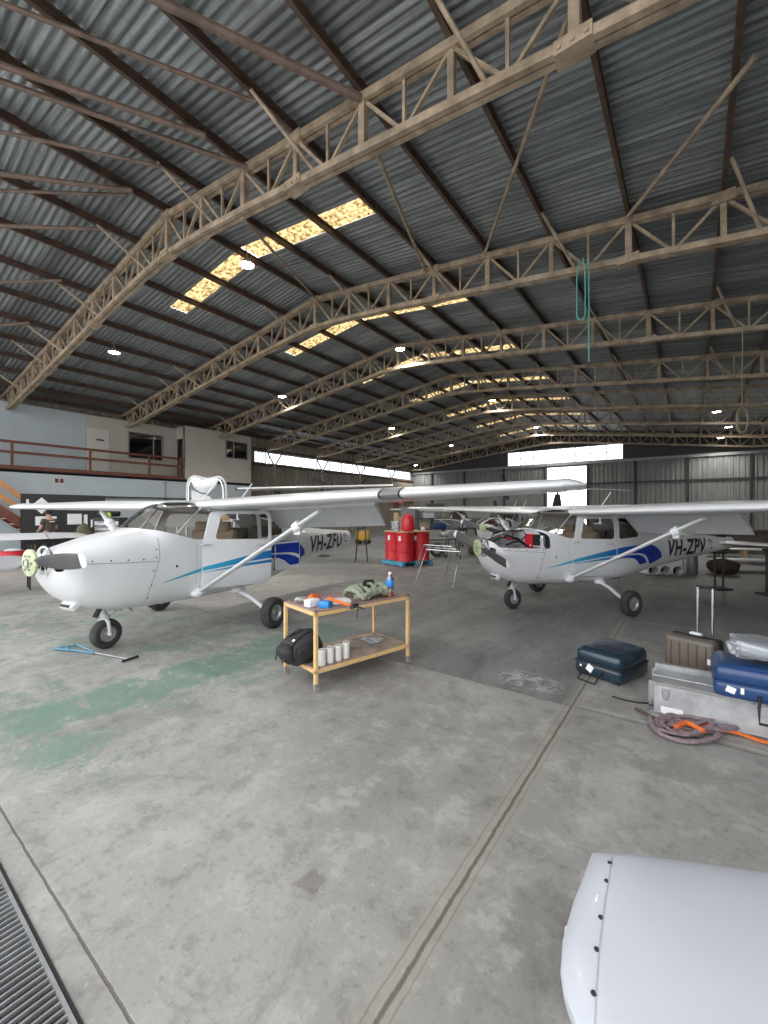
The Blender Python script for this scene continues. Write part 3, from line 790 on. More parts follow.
def make_aircraft(reg, pose, scale, roll, prop_ang, xend, door_open, open_cowl, stab, label, strut_x=2.62, strut_y=2.60):
    px_, py_, ang = pose
    root = empty('light_aircraft', (px_, py_, 0), 0, label, 'aeroplane', None)
    # local +x (aft) points to -heading
    root.rotation_euler = (0, 0, ang + PI); root.scale = (scale[0], scale[0], scale[1])
    # --- fuselage shell
    body = shell_mb(0, .018, xend).build('fuselage', 'white', None)
    def cutter(poly, y0, y1, ax='Y'):
        m = MB(); m.prism(poly, ax, y0, y1); return m.build('cut', 'white', None, smooth=0)
    cw = cutter(WS, -1, 1); cd = cutter(DW, -1, 1); cs = cutter(SW, -1, 1); cr = cutter(RWn, -1, 1)
    cdoor = cutter(DOOR, -1, -.3); dd = [(x + (.010 if x < 2.6 else -.010), z + (.010 if z < 1.2 else -.010)) for x, z in DOOR]; cdoor2 = cutter(dd, -1, -.3)
    tmp = [cw, cd, cs, cr, cdoor, cdoor2]
    ci = []
    for s in (-1, 1):
        ci.append(cutter(rpoly([(s * .19, 1.04), (s * .19, 1.17), (s * .33, 1.15), (s * .32, 1.05)], .05), .3, .66, 'X'))
    tmp += ci
    cowl = None
    if open_cowl:
        cowl = cutter(rpoly([(.56, 1.165), (1.585, 1.13), (1.585, 1.34), (1.5, 1.41), (1.385, 1.455), (1.36, 1.7), (.40, 1.7), (.40, 1.345), (.52, 1.30)], .05), -1, .12); tmp.append(cowl)
    bagc = bagc2 = None
    if door_open:
        bagc = cutter(BAG, -1, -.2); bb = [(x + (.008 if x < 3.8 else -.008), z + (.008 if z < .95 else -.008)) for x, z in BAG]; bagc2 = cutter(bb, -1, -.2); tmp += [bagc, bagc2]
    door = body.copy(); door.data = body.data.copy(); COL.objects.link(door)
    if door_open: bag = body.copy(); bag.data = body.data.copy(); COL.objects.link(bag)
    boolean(body, [cw, cd, cs, cr, cdoor] + ci + ([cowl] if cowl else []) + ([bagc] if bagc else []))
    finish(body); body.parent = root
    boolean(door, [cdoor2], 'INTERSECT'); boolean(door, [cd]); finish(door); door.name = 'pilot_door'; door.parent = root
    if door_open: boolean(bag, [bagc2], 'INTERSECT'); finish(bag); bag.name = 'baggage_door'; bag.parent = root
    # --- glazing
    def glaze(nm, c, parent, ycut=None):
        g = shell_mb(.006, .005, 4.8).build(nm, 'glass', None); boolean(g, [c], 'INTERSECT')
        bm = bmesh.new(); bm.from_mesh(g.data)
        def gg(co):
            zb, zt, w, e = stn(co.x); zc, h = (zb + zt) / 2, (zt - zb) / 2
            return (abs(co.y) / (w - .0085)) ** e + (abs(co.z - zc) / (h - .0085)) ** e
        bmesh.ops.delete(bm, geom=[f for f in bm.faces if any(gg(v.co) < 1 for v in f.verts)], context='FACES')
        bm.to_mesh(g.data); bm.free()
        if ycut:
            bm = bmesh.new(); bm.from_mesh(g.data)
            bmesh.ops.delete(bm, geom=[v for v in bm.verts if v.co.y * ycut < 0], context='VERTS'); bm.to_mesh(g.data); bm.free()
        finish(g); g.parent = parent; return g
    glaze('windscreen', cw, root); glaze('rear_window', cr, root)
    glaze('door_window', cd, door, -1); glaze('side_window', cd, root, 1); glaze('side_window', cs, root, -1); glaze('side_window', cs, root, 1)
    for c in tmp: bpy.data.objects.remove(c)
    # --- livery
    sgn = -1
    for t, b, x0, x1 in ((LA_T, LA_B, 1.5, 4.68), (LB_T, LB_B, 2.1, 4.15)):
        segs = [(x0, 2.075, root), (2.095, 3.19, door), (3.21, x1, root)] if not door_open else [(x0, 2.075, root), (2.095, 3.19, door), (3.21, 3.61, root), (3.64, 4.08, bag), (4.11, x1, root)]
        for a, e, p in segs:
            a = max(a, x0); e = min(e, x1)
            if e - a > .03: decal_strip(t, b, a, e, -1, parent=p)
        decal_strip(t, b, x0, x1, 1, parent=root)
    # registration
    bm = text_mesh(reg, .335, .25, 1.50)
    for v in bm.verts:
        x = 4.90 + v.co.x; z = .865 + v.co.y + (x - 5) * .01; v.co = (x, -ysurf(x, z, .009), z)
    me = bpy.data.meshes.new('registration'); bm.to_mesh(me); bm.free(); me.materials.append(M['reg'])
    o = bpy.data.objects.new('registration', me); COL.objects.link(o); o.parent = root; o['label'] = 'black registration letters'
    mb = MB()
    for x, z, s in ((6.50, 1.14, .02), (6.56, 1.17, .02), (6.61, 1.13, .022), (6.54, 1.08, .018), (6.60, .99, .022)):
        y = -ysurf(x, z, .006); mb.box((x, y, z), (s * 2, .006, s * 1.6), Matrix.Rotation(.5, 3, 'Y'))
    mb.build('tail_mark', 'reg', root)
    # --- panel seams and fasteners
    def seam(pts, w=.007):
        mb = MB()
        for s in (-1, 1):
            rr = []
            for (x, z), (x2, z2) in zip(pts, pts[1:]):
                for k in range(6):
                    t = k / 5; a, b = x + (x2 - x) * t, z + (z2 - z) * t; d = Vector((x2 - x, z2 - z)).normalized(); nx, nz = -d.y * w / 2, d.x * w / 2
                    rr.append([(a + nx, s * ysurf(a + nx, b + nz, .003), b + nz), (a - nx, s * ysurf(a - nx, b - nz, .003), b - nz)])
            mb.rings(rr, close=False, caps=False)
        return mb
    sm = 'grey'
    seam([(1.47, 1.36), (1.46, 1.10), (1.40, .92), (1.34, .75), (1.33, .52)]).build('cowling_seam', sm, root)
    seam([(.62, 1.12), (1.0, 1.095), (1.45, 1.07)]).build('cowling_seam', sm, root)
    seam([(2.0, .62), (2.0, 1.25)], .004).build('panel_seam', sm, root)
    seam([(4.72, .66), (4.75, 1.38)], .004).build('panel_seam', sm, root)
    mb = MB()
    for x, z in ((.72, 1.14), (.90, 1.13), (1.08, 1.12), (1.26, 1.11), (1.42, 1.12), (1.435, 1.22), (1.38, .96), (1.36, .78), (1.35, .62), (1.70, .98)):
        for s in (-1, 1): mb.sphere((x, s * ysurf(x, z, .001), z), .011 if x < 1.6 else .02, (1, .3, 1), 1)
    mb.build('cowling_fastener', 'dark', root)
    # --- air scoop, exhaust, intakes
    mb = MB(); mb.box((.72, -.03, .635), (.16, .24, .08), Matrix.Rotation(-.75, 3, 'Y'), .015); sc_ = mb.build('air_scoop', 'white', root)
    mb = MB(); mb.box((.665, -.03, .605), (.03, .19, .055), Matrix.Rotation(-.75, 3, 'Y')); mb.build('scoop_mouth', 'dark', sc_)
    mb = MB(); mb.tube((.98, -.14, .56), (.90, -.16, .45), .03, seg=12); mb.build('exhaust_pipe', 'dark', root)
    # --- propeller
    pr = MB(); pr.lathe([(0, .17), (.035, .17), (.06, .19), (.115, .19), (.145, .20), (.145, .225), (.125, .235), (0, .235)], (0, 0, 1.145), 'X', 28); pr = pr.build('propeller', 'green', root)
    mb = MB(); mb.lathe([(.035, .165), (.05, .165), (.05, .18), (.035, .18)], (0, 0, 1.145), 'X', 16)
    for i in range(6):
        t = i * PI / 3; mb.tube((.172, .082 * math.cos(t), 1.145 + .082 * math.sin(t)), (.195, .082 * math.cos(t), 1.145 + .082 * math.sin(t)), .011, seg=6)
    mb.build('hub_bolts', 'steel', pr)
    mb = MB(); mb.lathe([(.150, .335), (.172, .335), (.172, .350), (.150, .350), (.150, .335)], (0, 0, 1.145), 'X', 32)
    for i in range(3):
        t = i * PI / 3; mb.bar((.343, .16 * math.cos(t), 1.145 + .16 * math.sin(t)), (.343, -.16 * math.cos(t), 1.145 - .16 * math.sin(t)), .03, .015)
    mb.tube((.2, 0, 1.145), (.36, 0, 1.145), .05, seg=12); mb.build('starter_ring', 'chrome', pr)
    for s in (-1, 1):
        mb = MB(); rings = []; tipr = []
        for r_, c, th, tw in ((.05, .09, .07, .9), (.15, .12, .05, .75), (.25, .165, .035, .60), (.45, .185, .024, .42), (.65, .18, .018, .30), (.80, .165, .014, .24), (.88, .15, .012, .22)):
            ring = []
            for k in range(12):
                t = 2 * PI * k / 12; u, v = c / 2 * math.cos(t), th / 2 * math.sin(t)
                ring.append(Vector((.235 + u * math.sin(tw * s) * 1 + v * math.cos(tw), s * r_, u * math.cos(tw) - v * math.sin(tw * s))))
            rings.append(ring)
        rot = Matrix.Rotation(prop_ang, 3, 'X')
        mb.rings([[rot @ p + Vector((0, 0, 1.145)) for p in r_] for r_ in rings]); bl = mb.build('blade', 'prop', pr)
        mb = MB(); rings2 = []
        for r_, c, th in ((.88, .1505, .0125), (.93, .135, .011), (.965, .10, .009), (.98, .05, .006)):
            ring = []
            for k in range(12):
                t = 2 * PI * k / 12; u, v = c / 2 * math.cos(t), th / 2 * math.sin(t); tw = .22
                ring.append(rot @ Vector((.235 + u * math.sin(tw * s) + v * math.cos(tw), s * r_, u * math.cos(tw) - v * math.sin(tw * s))) + Vector((0, 0, 1.145)))
            rings2.append(ring)
        mb.rings(rings2); mb.build('blade_tip', 'white', bl)
    pr.location.x = .12
    # --- wing
    rollm = Matrix.Rotation(roll, 4, 'X')
    wg = MB()
    W_ = []
    for s in (-1, 1):
        mb = wing_part(s * .0, s * 2.62, 0, .74, n=4); w1 = mb
        o = mb.build('wing', 'white', root); W_.append(o)
        mb = wing_part(s * 2.62, s * 5.2, 0, .745, n=6, tip=False); mb.build('outer_wing', 'white', o)
        mb = wing_part(s * 5.0, s * 5.2, .70, 1, n=2); 
        mb.build('wing_trailing_edge', 'white', o)
        le, ch, z = wing_st(5.2); mb = MB(); rings = []
        for dy, sc2, t in ((0, 1, 1), (.07, .97, .9), (.14, .88, .68), (.19, .74, .4), (.215, .55, .12)):
            rings.append([(le + ch * (1 - sc2) * .4 + x * sc2, s * (5.2 + dy), z + q * t + .006) for x, q in airfoil(ch, .125)])
        mb.rings(rings); mb.build('wing_tip', 'white', o)
        mb = wing_part(s * 2.66, s * 4.98, .755, 1, n=4); mb.build('aileron', 'greywhite', o)
        mb = wing_part(s * .62, s * 2.66, .70, 1, n=3, rot=R(41), hinge=(.08, -.05)); mb.build('flap', 'greywhite', o)
        # landing light window in the left leading edge
        if s < 0 and door_open:
            rr = []
            for y in (-3.30, -3.52):
                le, ch, z = wing_st(y); af = [p for p in airfoil(ch, .125) if p[0] < .16 * ch]
                rr.append([(le + x - .004 if x < .03 else le + x, y, z + q * 1.03) for x, q in af])
            mb = MB(); mb.rings(rr, close=False, caps=False); ll = mb.build('landing_light', 'steel', o)
            mb = MB()
            for y in (-3.29, -3.53):
                le, ch, z = wing_st(y); af = [p for p in airfoil(ch, .125) if p[0] < .18 * ch]
                mb.rings([[(le + x - .005, y + d, z + q * 1.05) for x, q in af] for d in (-.012, .012)], close=False, caps=False)
            mb.build('light_frame', 'dark', ll)
        # strut
        a = Vector((2.06, s * .50, .56)); b = Vector((strut_x, s * strut_y, 1.70)); 
        d = (b - a); mb = MB(); n_ = 10; rr = []
        for k in range(n_ + 1):
            p = a + d * k / n_; rr.append([p + Vector((math.cos(t) * .06, 0, 0)) + Vector((0, -s * .47, 1)).normalized() * .0 + Vector((0, -s * .48, .87)) * (math.sin(t) * .026) for t in [2 * PI * q / 14 for q in range(14)]])
        mb.rings(rr); stt = mb.build('wing_strut', 'white', root)
        mb = MB(); q = a + d * .86; e = a + d * .985; mb.tube(q, e, .034, seg=12); mb.build('primed_strut_end', 'green', stt)
        mb = MB(); q = a + d * .80; e = a + d * .845; mb.tube(q, e, .062, .075, 14); mb.box(q + d * .02 + Vector((.02, 0, -.02)), (.05, .10, .17), None, .01); mb.build('strut_cuff', 'white', stt)
        mb = MB(); mb.sphere(a + Vector((0, 0, 0)), .085, (1.25, .9, .75), 2); mb.tube(a, a + d * .04, .075, .05, 12); mb.build('strut_fairing', 'white', stt)
        # main gear
        mb = MB(); mb.path([(2.86, s * .36, .50), (2.82, s * .75, .39), (2.77, s * 1.12, .225)], [.06, .045, .036], 12, flat=.55); lg = mb.build('main_gear_leg', 'white', root)
        mb = MB(); mb.sphere((2.86, s * .46, .47), .10, (1.3, .9, .6), 2); mb.build('gear_fairing', 'white', lg)
        mb = MB(); mb.tube((2.75, s * 1.10, .222), (2.75, s * 1.20, .222), .03, seg=10); mb.box((2.70, s * 1.15, .25), (.06, .03, .09)); mb.build('axle', 'dark', lg)
        wheel(root, (2.75, s * 1.25, .222), .222, .16, 'main_wheel')
    # --- nose gear
    mb = MB(); mb.tube((1.04, 0, .62), (1.10, 0, .40), .035, seg=12); mb.tube((1.10, 0, .42), (1.12, 0, .36), .045, seg=12)
    for s in (-1, 1): mb.path([(1.11, 0, .37), (1.10, s * .085, .34), (1.12, s * .085, .17)], [.022, .022, .018], 8)
    mb.tube((1.12, -.10, .18), (1.12, .10, .18), .016, seg=8); ng = mb.build('nose_gear', 'greywhite', root)
    mb = MB(); mb.bar((1.12, 0, .52), (1.24, 0, .46), .05, .02); mb.bar((1.24, 0, .46), (1.14, 0, .38), .05, .02); mb.build('torque_link', 'greywhite', ng)
    mb = MB(); mb.tube((1.12, -.04, .50), (1.22, -.16, .47), .02, seg=8); mb.path([(1.2, -.12, .52), (1.30, -.14, .50), (1.36, -.14, .43)], .012, 6); mb.build('steering_rod', 'steel', ng)
    wheel(root, (1.12, 0, .182), .182, .125, 'nose_wheel')
    # --- cabin
    mb = MB(); mb.box((1.66, 0, 1.24), (.10, .92, .34), None, .03); ip = mb.build('instrument_panel', 'dark', root)
    mb = MB()
    for y in (-.32, -.16, .02, .18, .34):
        for z in (1.17, 1.30): mb.lathe([(0, 1.715), (.05, 1.715), (.05, 1.725), (0, 1.725)], (0, y, z), 'X', 12)
    mb.build('instrument', 'steel', ip)
    for y in (-.25, .25):
        for x in (2.75, 3.5):
            mb = MB(); mb.box((x - .22, y, .82), (.46, .42, .13), None, .04, seg=2); mb.box((x + .03, y, 1.12), (.12, .42, .58), Matrix.Rotation(.12, 3, 'Y'), .04, seg=2); mb.box((x - .2, y, .64), (.3, .34, .3)); se = mb.build('seat', 'cabin' if x < 3 else 'seat', root)
            if x < 3: mb = MB(); mb.box((x + .02, y, 1.46), (.09, .24, .15), None, .03, seg=2); mb.build('headrest', 'cabin', se)
        mb = MB(); mb.tube((1.70, y, 1.17), (1.95, y, 1.17), .012, seg=8); mb.path([(1.95, y - .14, 1.27), (1.95, y - .15, 1.14), (1.95, y, 1.14), (1.95, y + .15, 1.14), (1.95, y + .14, 1.27)], .014, 8); mb.build('control_yoke', 'black', root)
    mb = MB(); mb.box((2.7, 0, .56), (2.0, .72, .03)); mb.box((4.05, 0, 1.02), (.03, .74, .8)); mb.box((2.8, 0, 1.79), (1.2, .95, .02)); mb.build('cabin_lining', 'cabin', root)
    mb = MB()
    for s in (-1, 1): mb.tube((1.80, s * .42, 1.40), (2.16, s * .46, 1.76), .014, seg=8)
    mb.build('cabin_brace_tube', 'greywhite', root)
    mb = MB(); mb.rings([[(1.45, p[1] * .96, .97 + (p[2] - .97) * .96) for p in sring(1.42)], [(1.46, p[1] * .96, .97 + (p[2] - .97) * .96) for p in sring(1.42)]]); mb.build('firewall', 'greywhite', root)
    # --- aerials
    for x, y in ((2.38, -.2), (3.05, -.28)):
        mb = MB(); mb.tube((x, y, 1.85), (x + .30, y, 2.17), .014, .010, seg=8); mb.box((x, y, 1.86), (.09, .04, .03), None, .01); mb.build('aerial', 'white', root)
    mb = MB(); mb.tube((2.45, -.85, 1.67), (2.45, -.85, 1.58), .012, seg=8); mb.tube((2.5, -.85, 1.58), (2.32, -.85, 1.58), .010, seg=8); mb.build('pitot_tube', 'white', root)
    # --- door furniture
    mb = MB(); mb.box((2.14, -.575, 1.235), (.16, .03, .028), None, .008); mb.build('hinge_cover', 'greywhite', door); mb = MB(); mb.box((3.0, -.575, 1.19), (.16, .02, .022), None, .006); mb.build('door_handle', 'greywhite', door)
    if door_open:
        rr = [[(x, -ysurf(x, z, .002), z) for x, z in DOOR]]
        mb = MB(); mb.path([(x, -ysurf(x, z, -.012) , z) for x, z in dd], .013, 6, loop=True); mb.build('door_seal', 'greywhite', door)
        def hinge_rot(o, hx, hy, a):
            o.matrix_basis = Matrix.Translation((hx, hy, 0)) @ Matrix.Rotation(a, 4, 'Z') @ Matrix.Translation((-hx, -hy, 0))
        hinge_rot(door, 2.08, -.55, -R(17)); hinge_rot(bag, 3.63, -.54, -R(34))
    # --- engine
    if open_cowl:
        mb = MB(); mb.box((.98, 0, 1.06), (.78, .30, .26), None, .03); mb.box((.72, 0, 1.14), (.2, .2, .2), None, .04); mb.tube((.45, 0, 1.145), (.7, 0, 1.145), .06, seg=12); en = mb.build('engine', 'grey', root)
        for x in (.80, 1.08):
            for s in (-1, 1):
                mb = MB(); pr_ = [(.06, .14)]
                for k in range(9): a = .15 + k * .024; pr_ += [(.06, a), (.085, a + .002), (.085, a + .010), (.06, a + .012)]
                pr_ += [(.07, .37), (.055, .39), (0, .39)]
                mb.lathe([(r_, s * h_) for r_, h_ in pr_], (x, 0, 1.10), 'Y', 18); mb.build('cylinder', 'steel', en)
        mb = MB()
        for (a, b, c) in (((.6, -.1, 1.25), (.85, -.2, 1.36), (1.2, -.12, 1.28)), ((.7, .1, 1.22), (1.0, .02, 1.36), (1.35, -.1, 1.2)), ((.75, -.3, 1.2), (1.0, -.34, 1.27), (1.3, -.3, 1.15))):
            mb.path([a, tuple((a[i] + b[i]) / 2 + .01 for i in range(3)), b, tuple((b[i] + c[i]) / 2 for i in range(3)), c], .018, 8)
        mb.build('hose', 'black', en)
        mb = MB(); mb.box((.90, -.12, 1.31), (.26, .10, .03), Matrix.Rotation(.25, 3, 'Y'), .01); mb.box((1.27, -.30, 1.26), (.03, .2, .26)); mb.build('baffle', 'redp', en)
        mb = MB(); mb.box((1.40, -.28, 1.28), (.16, .24, .2), None, .01); mb.build('battery_box', 'black', en)
        mb = MB(); mb.tube((1.24, -.36, 1.19), (1.56, -.42, 1.14), .014, seg=8); mb.tube((1.1, -.2, 1.0), (1.46, -.4, 1.3), .014, seg=8); mb.build('engine_mount', 'white', en)
        mb = MB(); mb.tube((1.50, -.40, 1.20), (1.50, -.40, 1.36), .045, seg=14); mb.build('oil_filter', 'chrome', en)
        mb = MB(); mb.path([(.50, -.2, 1.33), (.60, -.1, 1.385), (.80, 0, 1.42), (1.1, 0, 1.44), (1.34, -.05, 1.43), (1.2, -.3, 1.36), (1.0, -.40, 1.27)], .011, 8); mb.build('cowl_edge_rubber', 'black', root)
    if stab:
        for s in (-1, 1):
            mb = MB(); rings = []
            for y, le, ch, th in ((.04, 6.92, .86, .10), (.3, 6.95, .84, .10), (1.45, 7.10, .66, .09), (1.62, 7.18, .55, .06), (1.66, 7.26, .4, .02)):
                rings.append([(le + x, s * y, 1.07 + q) for x, q in airfoil(ch, th, 0, 1, 10)])
            mb.rings(rings); mb.build('tailplane', 'white', root)
        mb = MB(); mb.prism([(6.75, 1.15), (6.9, 1.16), (7.0, 1.29), (7.35, 1.30), (7.3, 1.2)], 'Y', -.06, .06); mb.build('fin_stub', 'dark', root)
    if roll:
        for o in W_: o.rotation_euler = (roll, 0, 0)
    return root

TH1 = math.radians(280.73); TH2 = math.radians(236.03)
a1 = make_aircraft('VH-ZFU', (-5.519, .993, TH1), (.976, .976), R(-.9), R(-4), 6.9, True, False, False,
    'white high-wing aeroplane with blue stripes marked VH-ZFU and its pilot door ajar', 2.42, 2.30)
a2 = make_aircraft('VH-ZPV', (-3.02, 6.25, TH2), (.872, .925), 0, R(13), 7.6, False, True, True,
    'white high-wing aeroplane marked VH-ZPV with its engine cowling off, at right')
a1['group'] = a2['group'] = 'high-wing aeroplanes'

# ------------------------------------------------------------------ props
def frame(p, rz): return Vector(p), rz
YAW = math.atan2(SN, CS)
def at(x, d, z=0):   # pixel column at a given distance in front of the camera
    l = (x - 384) / 417 * d; return Vector((CS * l - SN * d, SN * l + CS * d, z))
def wrinkle(mb, amp, fr, seed): return mb.noise(amp, fr, seed)
def soft_box(mb, c, s, r=.03, seg=3, rot=None, mi=0): return mb.box(c, s, rot, r, mi, seg)

# work cart
u = Vector((.224, .975, 0)); v = Vector((-.975, .224, 0)); cart_o = Vector((-2.76, 2.69, 0))
cz = math.atan2(u.y, u.x)
cart = empty('tool_cart', cart_o, cz, 'yellow two-tier steel trolley with chipped paint standing by the propeller aeroplane', 'trolley')
cart['label'] = 'yellow two-tier steel trolley with chipped paint in the middle of the floor'
L_, W_ = 1.16, .58
for x, y in ((0, 0), (L_, 0), (0, W_), (L_, W_)):
    mb = MB(); mb.box((x, y, .402), (.035, .035, .655), None, .004); mb.build('leg', 'yellow', cart)
    mb = MB(); mb.box((x, y, .078), (.045, .035, .012)); mb.box((x - .008, y, .055), (.02, .03, .04)); ca = mb.build('castor', 'grey', cart)
    mb = MB(); mb.lathe([(0, -.012), (.024, -.012), (.028, -.007), (.028, .007), (.024, .012), (0, .012)], (x + .012, y, .028), 'Y', 18); mb.build('castor_wheel', 'shelf', ca)
mb = MB()
for z in (.715, .19):
    for a, b in (((0, 0), (L_, 0)), ((0, W_), (L_, W_)), ((0, 0), (0, W_)), ((L_, 0), (L_, W_))): mb.box(((a[0] + b[0]) / 2, (a[1] + b[1]) / 2, z), (abs(a[0] - b[0]) + .035, abs(a[1] - b[1]) + .035, .035), None, .003)
mb.build('frame', 'yellow', cart)
mb = MB(); mb.box((L_ / 2, W_ / 2, .735), (L_ + .03, W_ + .03, .008))
for a, b in (((0, 0), (L_, 0)), ((0, W_), (L_, W_)), ((0, 0), (0, W_)), ((L_, 0), (L_, W_))): mb.box(((a[0] + b[0]) / 2, (a[1] + b[1]) / 2, .742), (abs(a[0] - b[0]) + .03, abs(a[1] - b[1]) + .03, .012))
mb.build('tray_top', 'topshelf', cart)
mb = MB(); mb.box((L_ / 2, W_ / 2, .205), (L_ - .01, W_ - .01, .012)); mb.build('lower_shelf', 'shelf', cart)
def on(lx, ly, z): return cart_o + u * lx + v * ly + Vector((0, 0, z))
TZ = .7395
o = MB(); soft_box(o, (0, 0, .035), (.13, .09, .07), .008, 2); o = o.build('parts_box', 'paper', loc=on(.09, .22, TZ), rot=(0, 0, cz + .2)); tag(o, 'small white carton at the left end of the trolley top', 'box')
o = MB(); soft_box(o, (0, 0, .03), (.10, .11, .06), .01, 2); o = o.build('wipes_packet', 'bluelabel', loc=on(.17, .10, TZ), rot=(0, 0, cz + .5)); tag(o, 'blue packet beside the white carton on the trolley top', 'packet')
o = MB(); soft_box(o, (0, 0, .02), (.24, .16, .04), .012, 2); wrinkle(o, .01, 14, 3); o = o.build('paper_bundle', 'paper', loc=on(.34, .16, TZ + .004), rot=(0, 0, cz - .25)); tag(o, 'crumpled white paper bundle on the trolley top', 'paper')
o = MB(); o.sphere((0, 0, .035), .06, (1.2, .9, .55), 3); wrinkle(o, .022, 16, 5); o = o.build('rag', 'orangep', loc=on(.20, .38, TZ + .008), rot=(0, 0, cz)); tag(o, 'crumpled orange rag at the back of the trolley top', 'rag')
o = MB(); o.sphere((0, 0, .03), .05, (1.3, .9, .5), 3); wrinkle(o, .015, 20, 7); o = o.build('crumpled_foil', 'alu', loc=on(.08, .42, TZ + .008), rot=(0, 0, cz)); tag(o, 'grey crumpled foil at the far left corner of the trolley top', 'foil')
hm = empty('mallet', ground(352, 606, TZ + .045), cz + 2.0, 'tool with a long orange handle lying across the trolley top', 'tool')
mb = MB(); mb.tube((0, 0, 0), (.26, 0, .05), .014, .017, 10); mb.build('handle', 'orangep', hm)
mb = MB(); mb.tube((-.02, -.05, 0), (-.02, .05, 0), .022, seg=12); mb.tube((-.12, 0, -.012), (0, 0, 0), .009, seg=8); mb.build('head', 'dark', hm)
mb = MB()
for i in range(6):
    a = .60 + i * .075
    pts = [(a + .03 * math.cos(t), .22 + .17 * math.sin(t) + .02 * math.sin(i), .055 + .038 * math.cos(t * 2 + i)) for t in [2 * PI * k / 14 for k in range(14)]]
    mb.path(pts, .024, 8, loop=True)
mb.path([(.52, .12, .03), (.62, .06, .05), (.75, .09, .08), (.90, .06, .05), (1.0, .14, .04)], .025, 8)
wrinkle(mb, .012, 12, 2); o = mb.build('webbing_bundle', 'webgreen', loc=on(0, 0, TZ + .012), rot=(0, 0, cz)); tag(o, 'coiled olive green webbing straps heaped on the trolley top', 'straps')
mb = MB(); soft_box(mb, (0, 0, .05), (.20, .12, .08), .02, 2); mb.path([(-.1, 0, .06), (-.02, .02, .12), (.08, -.02, .11), (.14, 0, .05)], .018, 8); mb.path([(.05, .05, .04), (.16, .04, .07), (.22, -.02, .02)], .015, 8); wrinkle(mb, .012, 18, 6)
o = mb.build('power_tool', 'black', loc=on(.90, .38, TZ + .012), rot=(0, 0, cz + .3)); tag(o, 'black hand tool lying behind the green straps on the trolley', 'tool')
bo = empty('water_bottle', ground(390, 597, TZ), 0, 'clear plastic drink bottle with blue label standing on the trolley', 'bottle')
mb = MB(); mb.lathe([(0, 0), (.034, 0), (.037, .02), (.037, .08), (.033, .10), (.037, .12), (.037, .19), (.030, .215), (.014, .24), (.013, .25)], seg=20); mb.build('body', 'water', bo)
mb = MB(); mb.lathe([(.0375, .12), (.038, .121), (.038, .189), (.0375, .19)], seg=20); mb.build('label_sleeve', 'bluelabel', bo)
mb = MB(); mb.lathe([(0, .01), (.033, .01), (.034, .07), (0, .071)], seg=20); mb.build('orange_drink', 'orangep', bo); bo.scale = (1.15, 1.15, 1.0)
mb = MB(); mb.lathe([(.0145, .245), (.016, .245), (.016, .268), (0, .27)], seg=16); mb.build('cap', 'paper', bo)
mb = MB(); mb.path([(.47, -.02, .0), (.45, -.035, -.05), (.44, -.03, -.13)], .004, 6); o = mb.build('cable', 'black', loc=on(0, 0, TZ + .005), rot=(0, 0, cz)); tag(o, 'short thin black cable hanging over the trolley front edge', 'cable')
# cans
for i, (lx, ly, w_) in enumerate(((.11, .07, 'leftmost, nearest the corner leg'), (.205, .075, 'second from the corner leg'), (.30, .08, 'third from the corner leg'), (.395, .085, 'tallest, farthest from the corner leg'))):
    r = empty('paint_can', on(lx, ly, .2115), cz); h = .145 if i < 3 else .155
    tag(r, 'white can on the lower trolley shelf, ' + w_, 'can', 'white cans on the lower shelf')
    mb = MB(); mb.lathe([(0, 0), (.036, 0), (.038, .004), (.038, h - .01), (.0395, h - .008), (.0395, h), (.036, h), (.036, h - .006), (0, h - .006)], seg=24); mb.build('body', 'can', r)
    mb = MB(); mb.lathe([(0, h - .005), (.030, h - .005), (.031, h - .002), (0, h - .002)], seg=20); mb.build('lid', 'greywhite', r)
o = MB()
for i in range(7): o.sphere((.05 * (i % 3) + random.uniform(0, .03), .06 * (i // 3), .025), .04, (1.1, .9, .6), 2)
wrinkle(o, .02, 22, 9); o = o.build('plastic_wrap', 'plastic', loc=on(.82, .22, .222), rot=(0, 0, cz)); tag(o, 'crumpled clear plastic wrap on the lower trolley shelf', 'plastic wrap')
# backpack
bp_ = empty('backpack', on(.02, .30, .2115), cz, 'black backpack hanging over the left end of the lower trolley shelf', 'bag')
mb = MB(); mb.box((0, 0, .15), (.44, .34, .28), Matrix.Rotation(-.35, 3, 'Y'), .10, 0, 4); bmesh.ops.subdivide_edges(mb.bm, edges=mb.bm.edges[:], cuts=1); wrinkle(mb, .03, 8, 4); mb.build('main_pocket', 'dark', bp_); bp_.scale = (.82, .82, .88)
mb = MB(); mb.box((-.20, -.02, .12), (.14, .28, .2), Matrix.Rotation(-.5, 3, 'Y'), .06, 0, 3); wrinkle(mb, .012, 9, 5); mb.build('front_pocket', 'black', bp_)
mb = MB(); mb.box((-.04, -.19, .14), (.22, .07, .16), Matrix.Rotation(-.35, 3, 'Y'), .03, 0, 3); wrinkle(mb, .01, 9, 6); mb.build('side_pocket', 'black', bp_)
for y in (-.08, .08): mb = MB(); mb.path([(.16, y, .27), (.02, y, .325), (-.14, y * 1.2, .26), (-.26, y * 1.3, .12), (-.29, y, .05)], .016, 8, flat=.5); mb.build('strap', 'black', bp_)
mb = MB(); mb.box((-.15, -.09, .265), (.03, .035, .008), Matrix.Rotation(-.6, 3, 'Y')); mb.box((-.25, .05, .16), (.008, .05, .02)); mb.box((-.24, -.10, .17), (.008, .04, .02)); mb.build('reflective_tab', 'paper', bp_)
mb = MB(); mb.lathe([(0, 0), (.045, 0), (.05, .01), (.05, .16), (.04, .18), (.025, .19), (0, .19)], seg=18); o = mb.build('spray_tub', 'can', loc=on(.13, .30, .2115)); tag(o, 'pale plastic tub squeezed behind the corner leg beside the backpack', 'tub')

